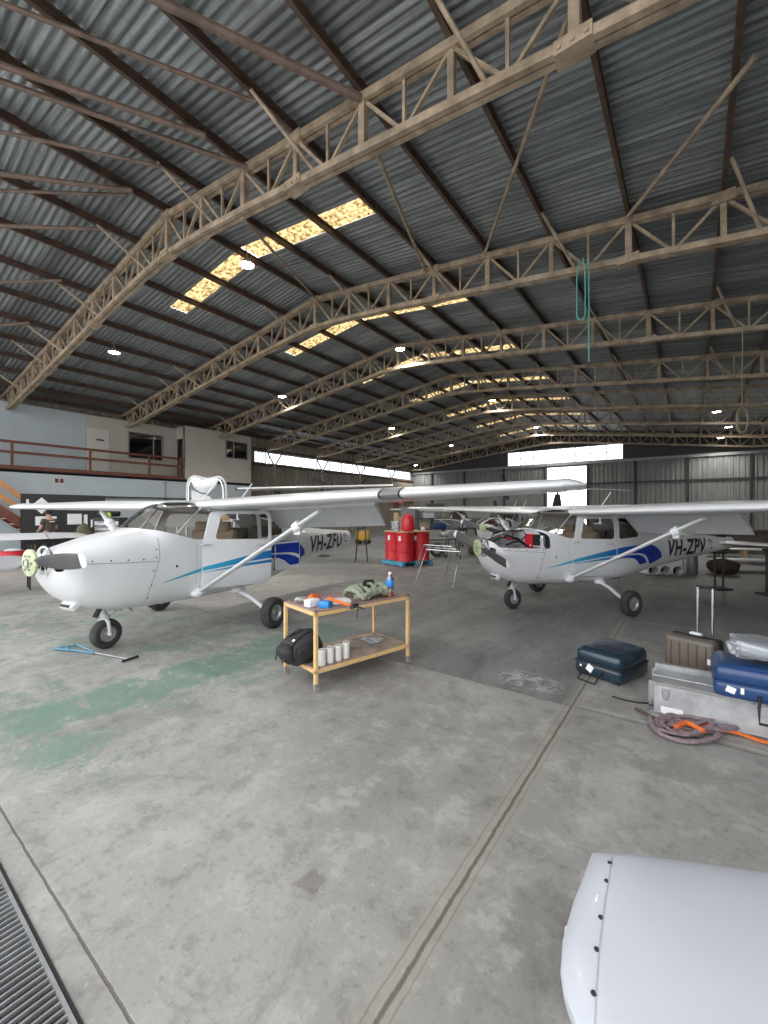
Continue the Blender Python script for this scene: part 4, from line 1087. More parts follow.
# drums on the blue pallet
pc = at(402.5, 12.5); pa = YAW + R(32)
pal = empty('pallet', pc, pa, 'blue wooden pallet under the red drums', 'pallet')
for i in range(7): mb = MB(); mb.box((.58, .06 + i * .173, .131), (1.16, .10, .02)); mb.build('deck_board', 'bluep', pal)
for x in (.05, .58, 1.11):
    mb = MB(); mb.box((x, .58, .06), (.10, 1.16, .08)); mb.box((x, .58, .11), (.1, 1.16, .02)); mb.build('bearer', 'bluep', pal)
    for y in (.06, .58, 1.10): mb = MB(); mb.box((x, y, .01), (.12, .12, .02)); mb.build('foot_block', 'bluep', pal)
cp, sp_ = math.cos(pa), math.sin(pa)
def pl(x, y, z): return Vector((pc.x + cp * x - sp_ * y, pc.y + sp_ * x + cp * y, z))
for i, (x, y, w_) in enumerate(((.28, .28, 'nearest the camera, in front'), (.88, .28, 'on the right side'), (.28, .88, 'on the left side'), (.88, .88, 'at the back, mostly hidden'))):
    r = empty('oil_drum', pl(x, y, .1415), 0); tag(r, 'red steel drum on the blue pallet, ' + w_, 'drum', 'red drums on the pallet')
    mb = MB(); mb.lathe([(0, 0), (.275, 0), (.285, .01), (.28, .03), (.28, .28), (.292, .29), (.292, .31), (.28, .32), (.28, .57), (.292, .58), (.292, .60), (.28, .61), (.28, .85), (.287, .875), (.275, .88), (.27, .865), (0, .865)], seg=32); mb.build('body', 'red', r)
    mb = MB(); mb.box((.0, -.285, .70), (.08, .012, .14)); q = mb.build('label_sticker', 'paper', r)
mb = MB(); mb.prism(rpoly([(-.02, -.02), (1.18, -.02), (1.18, 1.18), (-.02, 1.18)], .28, 6), 'Z', 0, .035); o = mb.build('plywood_board', 'wood', loc=(pc.x, pc.y, 1.0225), rot=(0, 0, pa)); tag(o, 'tan plywood board lying across the tops of the red drums', 'board')
jb = empty('fuel_container', pl(.42, .30, 1.058), pa, 'rounded bright red plastic container standing on the plywood over the drums', 'container')
mb = MB(); mb.lathe([(0, 0), (.17, 0), (.19, .03), (.20, .12), (.20, .34), (.17, .44), (.10, .50), (0, .51)], seg=16); mb.build('body', 'redp', jb)
mb = MB()
for k in range(8): t = 2 * PI * k / 8; mb.bar((.2 * math.cos(t), .2 * math.sin(t), .06), (.17 * math.cos(t), .17 * math.sin(t), .42), .02, .02)
mb.build('rib', 'redp', jb)
mb = MB(); mb.path([(-.07, 0, .49), (-.05, 0, .55), (.05, 0, .55), (.07, 0, .49)], .015, 8); mb.build('handle', 'redp', jb)
mb = MB(); mb.lathe([(0, 0), (.12, 0), (.15, .3), (.155, .3), (.13, -.0)], seg=20); o = mb.build('clear_bucket', 'plastic', loc=pl(.12, .55, 1.058)); tag(o, 'clear plastic bucket left of the red container on the drums', 'bucket')
mb = MB(); mb.sphere((0, 0, .06), .07, (1, 1, .9), 3); wrinkle(mb, .01, 12, 3); o = mb.build('rag_ball', 'paper', loc=pl(.85, .12, 1.059)); tag(o, 'small white bundle on the plywood, right of the red container', 'rag')

# folding trestle frame
A, B_, C_ = ground(415, 584), ground(452.6, 589.5), ground(445, 577.5); D_ = A + (C_ - B_); ctr = (A + B_ + C_ + D_) / 4
tr = empty('folding_trestle', ctr, 0, 'empty folding steel trestle frame on the floor near the red drums', 'trestle')
tops = [(p - ctr) * .86 + Vector((.28, -.05, .80)) for p in (A, B_, C_, D_)]; bots = [p - ctr for p in (A, B_, C_, D_)]
mb = MB(); mb.path(tops, .014, 8, loop=True); mb.tube((tops[0] + tops[3]) / 2, (tops[1] + tops[2]) / 2, .01); mb.build('top_frame', 'chrome', tr)
for a, b in zip(bots, tops): mb = MB(); mb.tube(a, b, .013, seg=8); mb.sphere(a + Vector((0, 0, .015)), .018, sub=1); mb.build('leg', 'chrome', tr)
mb = MB(); mb.tube(bots[0].lerp(tops[0], .5), bots[3].lerp(tops[3], .5), .009); mb.tube(bots[1].lerp(tops[1], .5), bots[2].lerp(tops[2], .5), .009); mb.build('cross_bar', 'grey', tr)
mb = MB(); mb.box((0, 0, 0), (.16, .12, .07), None, .02); mb.tube((0, 0, .03), (-.18, .25, .16), .018); o = mb.build('trestle_clamp', 'dark', tr, loc=(.25, .2, .60))

# luggage
def rounded_case(name, size, m, seg=4, r=.06):
    mb = MB(); mb.box((0, 0, size[2] / 2), size, None, r, 0, seg); return mb
tc_o = Vector((-.66, 4.80, 0)); tcz = R(-19)
ts = empty('suitcase', tc_o, tcz, 'dark teal hard-shell suitcase lying flat alone on the floor', 'suitcase')
mb = MB(); mb.box((0, 0, .20), (.50, .62, .17), None, .075, 0, 5); mb.build('lid', 'teal', ts); ts.scale = (.93, .93, 1)
mb = MB(); mb.box((0, 0, .085), (.50, .62, .15), None, .05, 0, 4); mb.build('shell', 'teal', ts)
mb = MB(); mb.box((0, 0, .140), (.496, .616, .020), None, .006); mb.build('rim', 'black', ts)
mb = MB(); mb.path([(-.13, -.30, .10), (-.13, -.44, .012), (.06, -.46, .012), (.06, -.30, .10)], .009, 8); mb.build('handle', 'black', ts)
mb = MB(); mb.box((-.07, -.3165, .10), (.065, .004, .07), Matrix.Rotation(.5, 3, 'Y')); mb.box((-.17, -.3165, .105), (.02, .004, .02)); mb.build('luggage_tag', 'paper', ts)
mb = MB()
for x in (-.13, .06): mb.box((x, -.312, .10), (.04, .02, .03), None, .006)
mb.build('handle_mount', 'black', ts)
for x in (-.2, .2):
    for y in (-.27, .27): mb = MB(); mb.sphere((x, y, .006), .012, (1, 1, .5), 1); mb.build('foot', 'black', ts)
mb = MB(); mb.path([ground(612, 697) + Vector((0, 0, .006)), ground(622, 700) + Vector((0, 0, .006)), ground(636, 703) + Vector((0, 0, .006)), ground(648, 704) + Vector((0, 0, .008)), ground(655, 700) + Vector((0, 0, .008)), ground(656, 693) + Vector((0, 0, .006))], .010, 8, flat=.5)
o = mb.build('luggage_strap', 'black'); tag(o, 'short black strap lying on the floor in front of the teal suitcase', 'strap')

bz = R(-20); br = empty('suitcase', (.01, 4.95, 0), bz, 'bronze-brown upright cabin suitcase with its handle pulled up', 'suitcase')
mb = MB(); mb.box((0, -.055, .25), (.42, .13, .44), None, .045, 0, 4)
for x in (-.14, -.07, 0, .07, .14): mb.box((x, -.122, .25), (.012, .012, .34), None, .005)
mb.build('front_shell', 'brown', br)
mb = MB(); mb.box((0, .06, .25), (.41, .12, .43), None, .035, 0, 3); mb.build('back_shell', 'dark', br)
mb = MB(); mb.box((0, .145, .25), (.38, .06, .40), None, .025, 0, 2); mb.build('outer_pocket', 'brown', br)
mb = MB()
for x in (.0, .12): mb.tube((x, .10, .43), (x, .10, .925), .011, seg=10)
hd = mb.build('telescopic_handle', 'chrome', br)
mb = MB(); mb.box((.06, .10, .93), (.155, .026, .026), None, .01); mb.build('grip', 'black', hd)
mb = MB(); mb.box((.02, -.02, .475), (.14, .03, .02), None, .008); mb.build('carry_handle', 'black', br)
mb = MB(); mb.box((.165, -.124, .29), (.025, .004, .05)); mb.box((0.0, .06, .478), (.10, .05, .03), None, .01); mb.build('luggage_tag', 'paper', br)
for x in (-.16, .16):
    for y in (-.09, .10): mb = MB(); mb.lathe([(0, -.01), (.022, -.01), (.022, .01), (0, .01)], (x, y, .022), 'Y', 14); mb.build('wheel', 'black', br)

al = empty('flight_case', (-.27, 4.06, 0), 0, 'long scuffed aluminium case on the floor under the blue suitcase', 'case')
mb = MB(); mb.box((.69, .17, .133), (1.38, .34, .265), None, .006); mb.build('body', 'alu', al)
mb = MB()
for x in (.0, 1.38): mb.box((x, .0, .133), (.035, .012, .27)); mb.box((x, .34, .133), (.035, .012, .27))
for z in (.012, .256): mb.box((.69, -.004, z), (1.38, .006, .022))
mb.box((.69, .17, .267), (1.38, .012, .004)); mb.build('edge_strip', 'chrome', al)
for x in (.10, .78): mb = MB(); mb.box((x, -.009, .20), (.045, .018, .05), None, .004); mb.box((x, -.014, .165), (.03, .014, .05), None, .004); mb.build('latch', 'steel', al)
mb = MB(); mb.box((.14, -.008, .05), (.15, .004, .06)); mb.build('paper_label', 'paper', al)
pn = MB(); pn.box((.36, 0, .15), (.78, .05, .30), None, .008); pn.box((.36, -.027, .15), (.70, .006, .22)); o = pn.build('metal_panel', 'alu', loc=(-.24, 4.47, 0)); tag(o, 'grey stained metal panel standing behind the aluminium case', 'panel')

bl = empty('suitcase', (.13, 4.03, .2705), 0, 'navy blue hard-shell suitcase lying on the aluminium case at the right edge', 'suitcase')
mb = MB(); mb.box((.37, .19, .17), (.74, .46, .15), None, .065, 0, 5); mb.build('lid', 'navy', bl)
mb = MB(); mb.box((.37, .19, .065), (.74, .46, .13), None, .045, 0, 4); mb.build('shell', 'navy', bl)
mb = MB(); mb.box((.37, .19, .118), (.742, .462, .010), None, .003); mb.build('rim', 'navy', bl)
mb = MB(); mb.box((.10, -.0425, .07), (.055, .004, .045), Matrix.Rotation(.3, 3, 'Y')); mb.box((.165, -.0425, .075), (.02, .004, .045)); mb.build('luggage_sticker', 'paper', bl)
mb = MB(); mb.path([(.26, -.04, .06), (.25, -.10, -.01), (.25, -.13, -.10), (.52, -.13, -.10), (.52, -.10, -.01), (.51, -.04, .06)], .010, 8); mb.build('handle', 'black', bl)
mb = MB(); mb.box((.345, -.148, -.045), (.07, .003, .16), Matrix.Rotation(-.12, 3, 'Y')); lb = mb.build('barcode_label', 'paper', bl)
mb = MB()
for k in range(9): mb.box((.338 + .003 * math.sin(k), -.151, -.10 + k * .006), (.04, .001, .0025 + .001 * (k % 2)))
mb.build('barcode', 'reg', lb)
mb = MB(); mb.box((0, 0, .07), (.58, .34, .13), None, .05, 0, 3); bmesh.ops.subdivide_edges(mb.bm, edges=mb.bm.edges[:], cuts=3, use_grid_fill=True); wrinkle(mb, .04, 8, 2); wrinkle(mb, .025, 22, 8)
o = mb.build('plastic_bag', 'plastic', loc=(.53, 4.22, .56)); tag(o, 'crumpled clear plastic bag on top of the navy blue suitcase', 'plastic bag')
mb = MB(); mb.box((0, 0, .06), (.48, .26, .09), None, .035, 0, 3); wrinkle(mb, .015, 9, 3); o = mb.build('grey_jacket', mat('pale_grey_cloth', (.42, .44, .47), .9, var=.3, scale=12), loc=(.53, 4.22, .56)); tag(o, 'pale grey cloth folded inside the clear plastic bag', 'cloth')
def gpath(pts, z=.02): return [ground(x, y) + Vector((0, 0, z + .008 * math.sin(i * 1.7))) for i, (x, y) in enumerate(pts)]
def spline(pts, n=5):
    out = []; P = [pts[0]] + list(pts) + [pts[-1]]
    for i in range(1, len(P) - 2):
        for k in range(n):
            t = k / n; out.append(.5 * ((2 * P[i]) + (P[i + 1] - P[i - 1]) * t + (2 * P[i - 1] - 5 * P[i] + 4 * P[i + 1] - P[i + 2]) * t * t + (3 * P[i] - P[i - 1] - 3 * P[i + 1] + P[i + 2]) * t ** 3))
    return out + [pts[-1]]
mb = MB()
mb.path(spline(gpath([(650, 722), (655, 733), (668, 741), (690, 745), (710, 744), (718, 738), (700, 733), (680, 728), (668, 721), (676, 719), (700, 724), (722, 729), (735, 731), (748, 735)], .03)), .020, 8, flat=.7)
mb.path(spline(gpath([(660, 719), (672, 730), (684, 738), (700, 739), (690, 731), (674, 726), (662, 730), (672, 737)], .045)), .018, 8, flat=.7)
mb.path(spline(gpath([(684, 720), (700, 719), (720, 724), (738, 730), (728, 735), (708, 730)], .05)), .018, 8, flat=.7)
for k, (cx_, cy_, rx, ry, zz) in enumerate(((672, 728, 14, 7, .03), (688, 732, 24, 9, .06), (700, 729, 30, 6, .04), (680, 735, 20, 6, .05), (716, 732, 22, 5, .05))):
    mb.path(spline([ground(cx_ + rx * math.cos(t) + 2 * math.sin(3 * t + k), cy_ + ry * math.sin(t)) + Vector((0, 0, zz + .012 * math.sin(2 * t + k))) for t in [2 * PI * j / 11 for j in range(11)]], 3), .019, 8, flat=.65)
wrinkle(mb, .006, 20, 3)
o = mb.build('tie_down_rope', 'greyrope'); tag(o, 'tangled grey and red tie-down rope on the floor before the aluminium case', 'rope')
mb = MB(); mb.path(spline(gpath([(690, 722), (702, 721), (708, 727), (700, 733), (715, 734), (735, 737), (755, 742), (775, 748), (800, 756)], .028)), [.012, .018, .018] + [.022] * 50 if False else .021, 8, flat=.6)
mb.path(spline(gpath([(676, 737), (686, 734), (696, 737), (704, 741)], .075)), .018, 8); mb.path(spline(gpath([(690, 719), (702, 717), (712, 719)], .08)), .022, 8, flat=.6)
o = mb.build('orange_strap', 'orangep'); tag(o, 'orange strap running across the floor to the right edge', 'strap')
mb = MB(); a = ground(636, 711) + Vector((0, 0, .02)); b = ground(662, 726) + Vector((0, 0, .03)); mb.tube(a, b, .014, .012, 8); o = mb.build('wooden_stake', 'rust'); tag(o, 'brown stick poking out of the left end of the rope tangle', 'stick')

# tow bar
def tb(x, y, z=.02): return ground(40 + x / 2.954, 580 + y / 2.954) + Vector((0, 0, z))
tw = empty('tow_bar', (0, 0, 0), 0, 'blue aircraft tow bar lying on the floor before the left aeroplane', 'tow bar')
mb = MB(); mb.path([tb(45, 208), tb(110, 198, .03), tb(160, 218)], .012, 8); mb.path([tb(45, 208), tb(105, 213), tb(158, 221)], .012, 8); mb.tube(tb(75, 202), tb(85, 212), .012); mb.build('fork', 'towblue', tw)
mb = MB(); mb.tube(tb(155, 219), tb(262, 239), .008, seg=8); mb.build('shaft', 'steel', tw)
mb = MB(); mb.tube(tb(243, 246), tb(290, 230), .013, seg=8); mb.build('handle', 'black', tw)

# ------------------------------------------------------------------ left background
nb = empty('notice_board', (-18.9, 4.35, 0), 0, 'tall black tool board with white papers pinned on it, by the stairs', 'board')
mb = MB(); mb.box((-.04, 1.15, 1.25), (.06, 2.6, 2.1)); mb.build('board', 'dark', nb)
for y in (-.12, 2.42): mb = MB(); mb.box((-.04, y, 1.15), (.08, .06, 2.3)); mb.box((-.04, y, .02), (.5, .06, .04)); mb.build('post', 'dark', nb)
for y, z, a, b, r_ in ((.42, 1.88, .42, .42, .78), (.55, 1.33, .62, .32, 0), (1.42, 1.38, .46, .4, 0), (1.78, 1.35, .12, .4, 0), (1.75, 1.85, .3, .14, 0), (.02, 1.95, .08, .3, 0), (2.1, 1.2, .3, .3, 0)):
    mb = MB(); mb.box((0, y, z), (.01, a, b), Matrix.Rotation(r_, 3, 'X') if r_ else None); 
    for vv in mb.bm.verts: pass
    o = MB(); mb.bm.free(); o.box((0, 0, 0), (.01, a, b), Matrix.Rotation(r_, 3, 'X') if r_ else None); o.build('paper_sheet', 'paper', nb, loc=(0, y, z))
mb = MB(); mb.box((.18, 1.2, .88), (.5, 2.4, .05)); 
for y in (.1, 2.3): mb.box((.38, y, .43), (.05, .05, .86)); mb.box((0.0, y, .43), (.05, .05, .86))
o = mb.build('workbench', 'rust', loc=(-18.72, 4.35, 0)); tag(o, 'dark narrow workbench against the black tool board', 'workbench')
# person standing at the bench, back to the camera
def person(loc, rz):
    r = empty('person', loc, rz, 'person in a black cap and dark printed T-shirt standing at the workbench', 'person')
    def skin(name, verts, edges, rad, m, root=0, sub=2):
        me = bpy.data.meshes.new(name); me.from_pydata(verts, edges, []); o = bpy.data.objects.new(name, me); COL.objects.link(o)
        md = o.modifiers.new('s', 'SKIN'); md.use_smooth_shade = True
        for i, q in enumerate(rad):
            sv = me.skin_vertices[0].data[i]; sv.radius = q if isinstance(q, tuple) else (q, q); sv.use_root = (i == root)
        o.modifiers.new('u', 'SUBSURF').levels = sub
        dg = bpy.context.evaluated_depsgraph_get(); dg.update()
        me2 = bpy.data.meshes.new_from_object(o.evaluated_get(dg)); o.modifiers.clear(); o.data = me2; me2.materials.append(M[m]); me2.shade_smooth(); o.parent = r; return o
    V = [(0, 0, .92), (0, 0, 1.1), (0, .0, 1.3), (0, 0, 1.40), (0, 0, 1.48), (0, .02, 1.56), (0, .02, 1.66),
         (.17, 0, 1.37), (.25, .02, 1.10), (.17, .26, 1.02), (.13, .33, 1.0), (-.17, 0, 1.37), (-.25, .02, 1.10), (-.17, .26, 1.02), (-.13, .33, 1.0),
         (.10, 0, .88), (.11, .02, .48), (.11, -.01, .09), (.12, .14, .04), (-.10, 0, .88), (-.11, .02, .48), (-.11, -.01, .09), (-.12, .14, .04)]
    E_ = [(0, 1), (1, 2), (2, 3), (3, 4), (4, 5), (5, 6), (3, 7), (7, 8), (8, 9), (9, 10), (3, 11), (11, 12), (12, 13), (13, 14), (0, 15), (15, 16), (16, 17), (17, 18), (0, 19), (19, 20), (20, 21), (21, 22)]
    Rr = [(.15, .11), (.14, .10), (.16, .11), (.11, .08), .055, (.075, .09), (.07, .085), .06, .045, .034, .03, .06, .045, .034, .03, .085, .062, .045, .04, .085, .062, .045, .04]
    body = skin('body', V, E_, Rr, 'skin')
    for s in (-1, 1):
        for k, (dx, ln) in enumerate(((-.030, .07), (-.010, .08), (.010, .078), (.028, .062))):
            skin('finger', [(s * .13 + dx, .33, 1.0), (s * .13 + dx, .33 + ln * .6, 1.0), (s * .13 + dx, .33 + ln, .98)], [(0, 1), (1, 2)], [.010, .009, .007], 'skin', 0, 1)
        skin('thumb', [(s * .13 - s * .02, .31, 1.0), (s * .07, .35, 1.0), (s * .065, .38, .99)], [(0, 1), (1, 2)], [.012, .010, .008], 'skin', 0, 1)
    skin('shirt', [V[0], V[1], V[2], (0, 0, 1.38), (.17, 0, 1.375), (.225, .01, 1.20), (-.17, 0, 1.375), (-.225, .01, 1.20)], [(0, 1), (1, 2), (2, 3), (3, 4), (4, 5), (3, 6), (6, 7)], [(.175, .13), (.165, .125), (.185, .135), (.13, .10), .078, .066, .078, .066], 'shirt')
    skin('trousers', [(0, 0, .94), (.10, 0, .86), (.11, .02, .48), (.11, -.01, .10), (-.10, 0, .86), (-.11, .02, .48), (-.11, -.01, .10)], [(0, 1), (1, 2), (2, 3), (0, 4), (4, 5), (5, 6)], [(.165, .12), .10, .077, .062, .10, .077, .062], 'jeans')
    for s in (-1, 1): mb = MB(); mb.box((s * .115, .06, .045), (.10, .28, .09), None, .035, 0, 3); mb.build('shoe', 'dark', r)
    mb = MB(); mb.sphere((0, .015, 1.645), .108, (.92, 1.05, .95), 3); mb.box((0, .13, 1.66), (.15, .10, .015), None, .006); mb.build('cap', 'hair', r)
    mb = MB(); mb.box((0, -.148, 1.33), (.17, .004, .028)); mb.build('shirt_print', 'paper', r)
    mb = MB(); mb.sphere((0, .125, 1.575), .016, (.8, 1.2, 1.3), 2); mb.sphere((.083, .02, 1.59), .022, (.4, .8, 1.2), 2); mb.sphere((-.083, .02, 1.59), .022, (.4, .8, 1.2), 2)
    for s in (-1, 1): mb.sphere((s * .03, .108, 1.61), .010, sub=1)
    mb.box((0, .112, 1.53), (.045, .012, .008), None, .003); mb.build('face_features', 'skin', r)
pp = at(49, 14.0); person((pp.x, pp.y, 0), R(108))
# tool chest with jacket and vest
tcst = empty('tool_chest', at(106, 12.6), YAW + R(4), 'tall tool chest with rows of pale drawers behind the left aeroplane cowling', 'tool chest')
mb = MB(); mb.box((0, .25, .78), (.80, .5, 1.40), None, .02); mb.build('cabinet', 'dark', tcst)
for i in range(8): d = MB(); d.box((0.02, -.005, .22 + i * .155), (.70, .02, .125), None, .006); d = d.build('drawer', 'steel', tcst); h_ = MB(); h_.box((.02, -.022, .25 + i * .155), (.5, .012, .018)); h_.build('drawer_pull', 'dark', d)
for x in (-.3, .3):
    for y in (.06, .44): mb = MB(); mb.lathe([(0, -.02), (.045, -.02), (.045, .02), (0, .02)], (x, y, .045), 'Y', 14); mb.build('castor', 'dark', tcst)
mb = MB(); mb.box((0, 0, .1), (.46, .5, .16), None, .06, 0, 3); wrinkle(mb, .03, 7, 4); o = mb.build('tool_bag', 'black', loc=at(109, 12.85, 1.49)); tag(o, 'black bag on top of the tool chest', 'bag')
mb = MB(); mb.sphere((0, 0, .09), .15, (1.1, .7, .6), 3); wrinkle(mb, .03, 9, 1); o = mb.build('hi_vis_vest', 'hivis', loc=at(106.5, 12.3, 1.46)); tag(o, 'bunched fluorescent yellow vest on the tool chest', 'vest')
mb = MB(); mb.lathe([(0, 0), (.22, 0), (.25, .5), (.20, .9), (.14, 1.15), (.06, 1.32), (0, 1.34)], seg=18); wrinkle(mb, .07, 4, 4); wrinkle(mb, .02, 15, 5); o = mb.build('engine_cover', 'camo', loc=at(83, 12.3, 0.02)); tag(o, 'mottled dark cloth-covered engine standing left of the tool chest', 'engine')
# spare wing on trestles at the far left with a red drum below
sw = empty('spare_wing', (-11.35, 3.75, 1.02), R(-98), 'white detached wing resting on trestles at the left edge', 'aircraft wing')
mb = MB(); rings = []
for x, ch, t in ((0, .25, .03), (.06, .7, .07), (.2, 1.0, .1), (.6, 1.15, .12), (4.2, 1.35, .12)): rings.append([(x, -ch / 2 + a * 1.0, .075 + q) for a, q in airfoil(ch, t)])
mb.rings(rings); mb.build('wing_panel', 'white', sw)
mb = MB(); rings = [[(x, -.58 + a, .075 + q * 1.04) for a, q in airfoil(1.17, .125)] for x in (.80, .82)]; mb.rings(rings); mb.build('wing_joint', 'grey', sw)
def trestle(loc, rz, h, label, w_=.9, m='dark', grp=None):
    r = empty('trestle', loc, rz, label, 'trestle', grp)
    mb = MB(); mb.box((0, 0, h - .04), (.07, w_, .08), None, .01); mb.build('beam', m, r)
    for y in (-w_ / 2 + .08, w_ / 2 - .08):
        for s in (-1, 1): mb = MB(); mb.bar((s * .02, y, h - .07), (s * .20, y, 0), .035, .035); mb.build('leg', m, r)
        mb = MB(); mb.bar((-.12, y, h * .45), (.12, y, h * .45), .025, .025); mb.build('spreader', m, r)
    return r
trestle((-11.45, 3.05, 0), R(-8), 1.035, 'dark trestle under the tip end of the spare wing at left', m='dark')
trestle((-11.7, 1.15, 0), R(-8), 1.035, 'dark trestle under the root end of the spare wing at left', m='dark')
rd = empty('parts_tub', at(12.5, 12.6), 0, 'single red tub with a pale lid on the floor at the left edge', 'tub')
mb = MB(); mb.lathe([(0, 0), (.26, 0), (.28, .01), (.275, .03), (.275, .26), (.29, .27), (.275, .28), (.275, .46), (.29, .48), (.27, .48), (.265, .46), (0, .46)], seg=28); mb.build('body', 'red', rd)
mb = MB(); mb.lathe([(0, .465), (.2, .47), (.22, .50), (.12, .54), (0, .55)], seg=24); mb.build('lid', 'greywhite', rd)

# ------------------------------------------------------------------ behind the left aeroplane
def rack(loc, rz, L, D, H, label, levels=4, m='steel'):
    r = empty('storage_rack', loc, rz, label, 'rack')
    for x in (0, L):
        for y in (0, D): mb = MB(); mb.box((x, y, H / 2), (.05, .05, H)); mb.build('upright', m, r)
    for i in range(levels): mb = MB(); mb.box((L / 2, D / 2, .15 + (H - .17) * i / (levels - 1)), (L + .04, D + .04, .04)); mb.build('shelf', m, r)
    return r
def box_on(name, loc, size, m, rz, label, cat, bev=.01):
    mb = MB(); mb.box((0, 0, size[2] / 2), size, None, bev, 0, 2); o = mb.build(name, m, loc=loc, rot=(0, 0, rz)); return tag(o, label, cat)
ra = at(206, 13.2); rack(ra + Vector((-.9 * CS, -.9 * SN, 0)), YAW, 1.8, .6, 2.0, 'grey steel rack behind the left aeroplane cabin, carrying the white fairing', m='steel')
box_on('carton', ra + Vector((-.3, .1, 1.405)) , (.5, .4, .4), 'shelf', YAW, 'brown carton on the rack seen through the left windscreen', 'box')
box_on('carton', ra + Vector((.35, .5, 1.405)), (.45, .4, .35), 'wood', YAW, 'tan carton on the right half of the rack behind the left cabin', 'box')
fr_ = empty('canopy_fairing', at(206, 13.3, 2.0), YAW, 'white curved aircraft fairing with a grey hoop frame, upright on the rack', 'aircraft part')
out = [(-.62, 0), (-.62, .42), (-.56, .66), (-.44, .76), (-.28, .76), (-.12, .71), (.05, .69), (.22, .72), (.38, .75), (.52, .68), (.60, .52), (.63, .3), (.63, 0)]
mb = MB(); mb.path(spline([Vector((x, .05, z + .02)) for x, z in out], 4), .035, 10); mb.build('hoop', 'greywhite', fr_)
mb = MB(); mb.path(spline([Vector((x * .88, .0, z * .93 + .01)) for x, z in out], 4), .03, 10); mb.build('inner_hoop', 'chrome', fr_)
mb = MB(); rings = []
for k in range(15):
    x = -.46 + .84 * k / 14; zt_ = .74 - .05 * math.sin(PI * k / 14); q = math.sin(PI * k / 14); zb_ = .62 - .36 * q ** .6
    rings.append([(x, -.02 - .10 * q * math.sin(PI * j / 6), zb_ + (zt_ - zb_) * j / 6) for j in range(7)] + [(x, .02 - .10 * q * math.sin(PI * j / 6), zb_ + (zt_ - zb_) * j / 6) for j in range(6, -1, -1)])
mb.rings(rings); mb.build('shell_panel', 'white', fr_)
mb = MB(); mb.prism([(-.48, .02), (-.48, .36), (-.2, .24), (.12, .14), (.2, .02)], 'Y', .02, .05); mb.build('lower_panel', 'greywhite', fr_)
# stored wing on tall stands
p1, p2 = at(238, 14, 2.33), at(392, 14.2, 2.46)
dv = p2 - p1; wz = math.atan2(dv.y, dv.x); Lw = math.hypot(dv.x, dv.y)
sw2 = empty('stored_wing', p1, wz, 'long white wing panel stored on tall stands behind the left aeroplane wing', 'aircraft wing')
mb = MB(); mb.rings([[(x, -.5 + a, .06 + q + x * .024) for a, q in airfoil(1.0, .10)] for x in (.12, Lw)]); mb.build('wing_panel', 'white', sw2)
mb = MB(); mb.rings([[(x, -.5 + a * s_ + (1 - s_) * .4, .06 + q * s_) for a, q in airfoil(1.0, .11)] for x, s_ in ((0, .6), (.13, 1))]); mb.build('tip_cap', 'dark', sw2)
for t, w_ in ((.25, 'left'), (.8, 'right')):
    p = p1 + dv * t; h_ = p.z - .0
    trestle((p.x, p.y, 0), wz, h_, 'tall dark stand under the %s end of the stored white wing' % w_, .8)
# pedestal fan
fn = empty('pedestal_fan', at(322, 15.6), YAW, 'black pedestal fan standing high behind the left aeroplane wing', 'fan')
mb = MB(); mb.tube((0, 0, .03), (0, 0, 2.55), .03, seg=10); mb.lathe([(0, 0), (.3, 0), (.3, .03), (0, .05)], seg=20); mb.build('stand', 'dark', fn)
mb = MB()
for k in range(3): t = k * 2 * PI / 3 + .5; c, s_ = math.cos(t), math.sin(t); mb.prism([(c * .05 - s_ * .03, 2.75 + s_ * .05 + c * .03), (c * .30 - s_ * .10, 2.75 + s_ * .30 + c * .10), (c * .33 + s_ * .08, 2.75 + s_ * .33 - c * .08), (c * .05 + s_ * .03, 2.75 + s_ * .05 - c * .03)], 'Y', -.07, -.04)
mb.build('blades', 'dark', fn)
mb = MB()
for r_ in (.15, .25, .36): mb.path([(r_ * math.cos(t), -.12 if r_ < .36 else -.05, 2.75 + r_ * math.sin(t)) for t in [2 * PI * k / 24 for k in range(24)]], .012 if r_ < .3 else .022, 6, loop=True)
mb.lathe([(0, 0), (.08, 0), (.08, .2), (0, .22)], (0, -.05, 2.75), 'Y', 14); mb.build('cage', 'dark', fn)
# yellow tug
yt = empty('engine_heater', at(363, 21.5), 0.4, 'small yellow wheeled machine on the floor beyond the left aeroplane tail', 'machine')
mb = MB(); mb.box((0, 0, .42), (.62, .5, .5), None, .06, 0, 2); mb.build('housing', 'yel2', yt)
for x in (-.22, .22):
    for y in (-.26, .26): mb = MB(); mb.lathe([(0, -.04), (.12, -.04), (.13, 0), (.12, .04), (0, .04)], (x, y, .13), 'Y', 14); mb.build('wheel', 'black', yt)
mb = MB(); mb.path([(-.25, 0, .6), (-.3, 0, .95), (.1, 0, 1.0)], .02, 8); mb.build('handle', 'dark', yt)
# planks behind drums
for k, (px_, dz_, h_) in enumerate(((396, 14.0, 1.62), (399, 14.05, 1.5))):
    mb = MB(); mb.box((0, 0, h_ / 2), (.16, .04, h_)); o = mb.build('plank', 'wood', loc=at(px_, dz_), rot=(0, 0, YAW)); tag(o, ('taller' if k == 0 else 'shorter') + ' upright timber plank behind the red drums', 'plank')

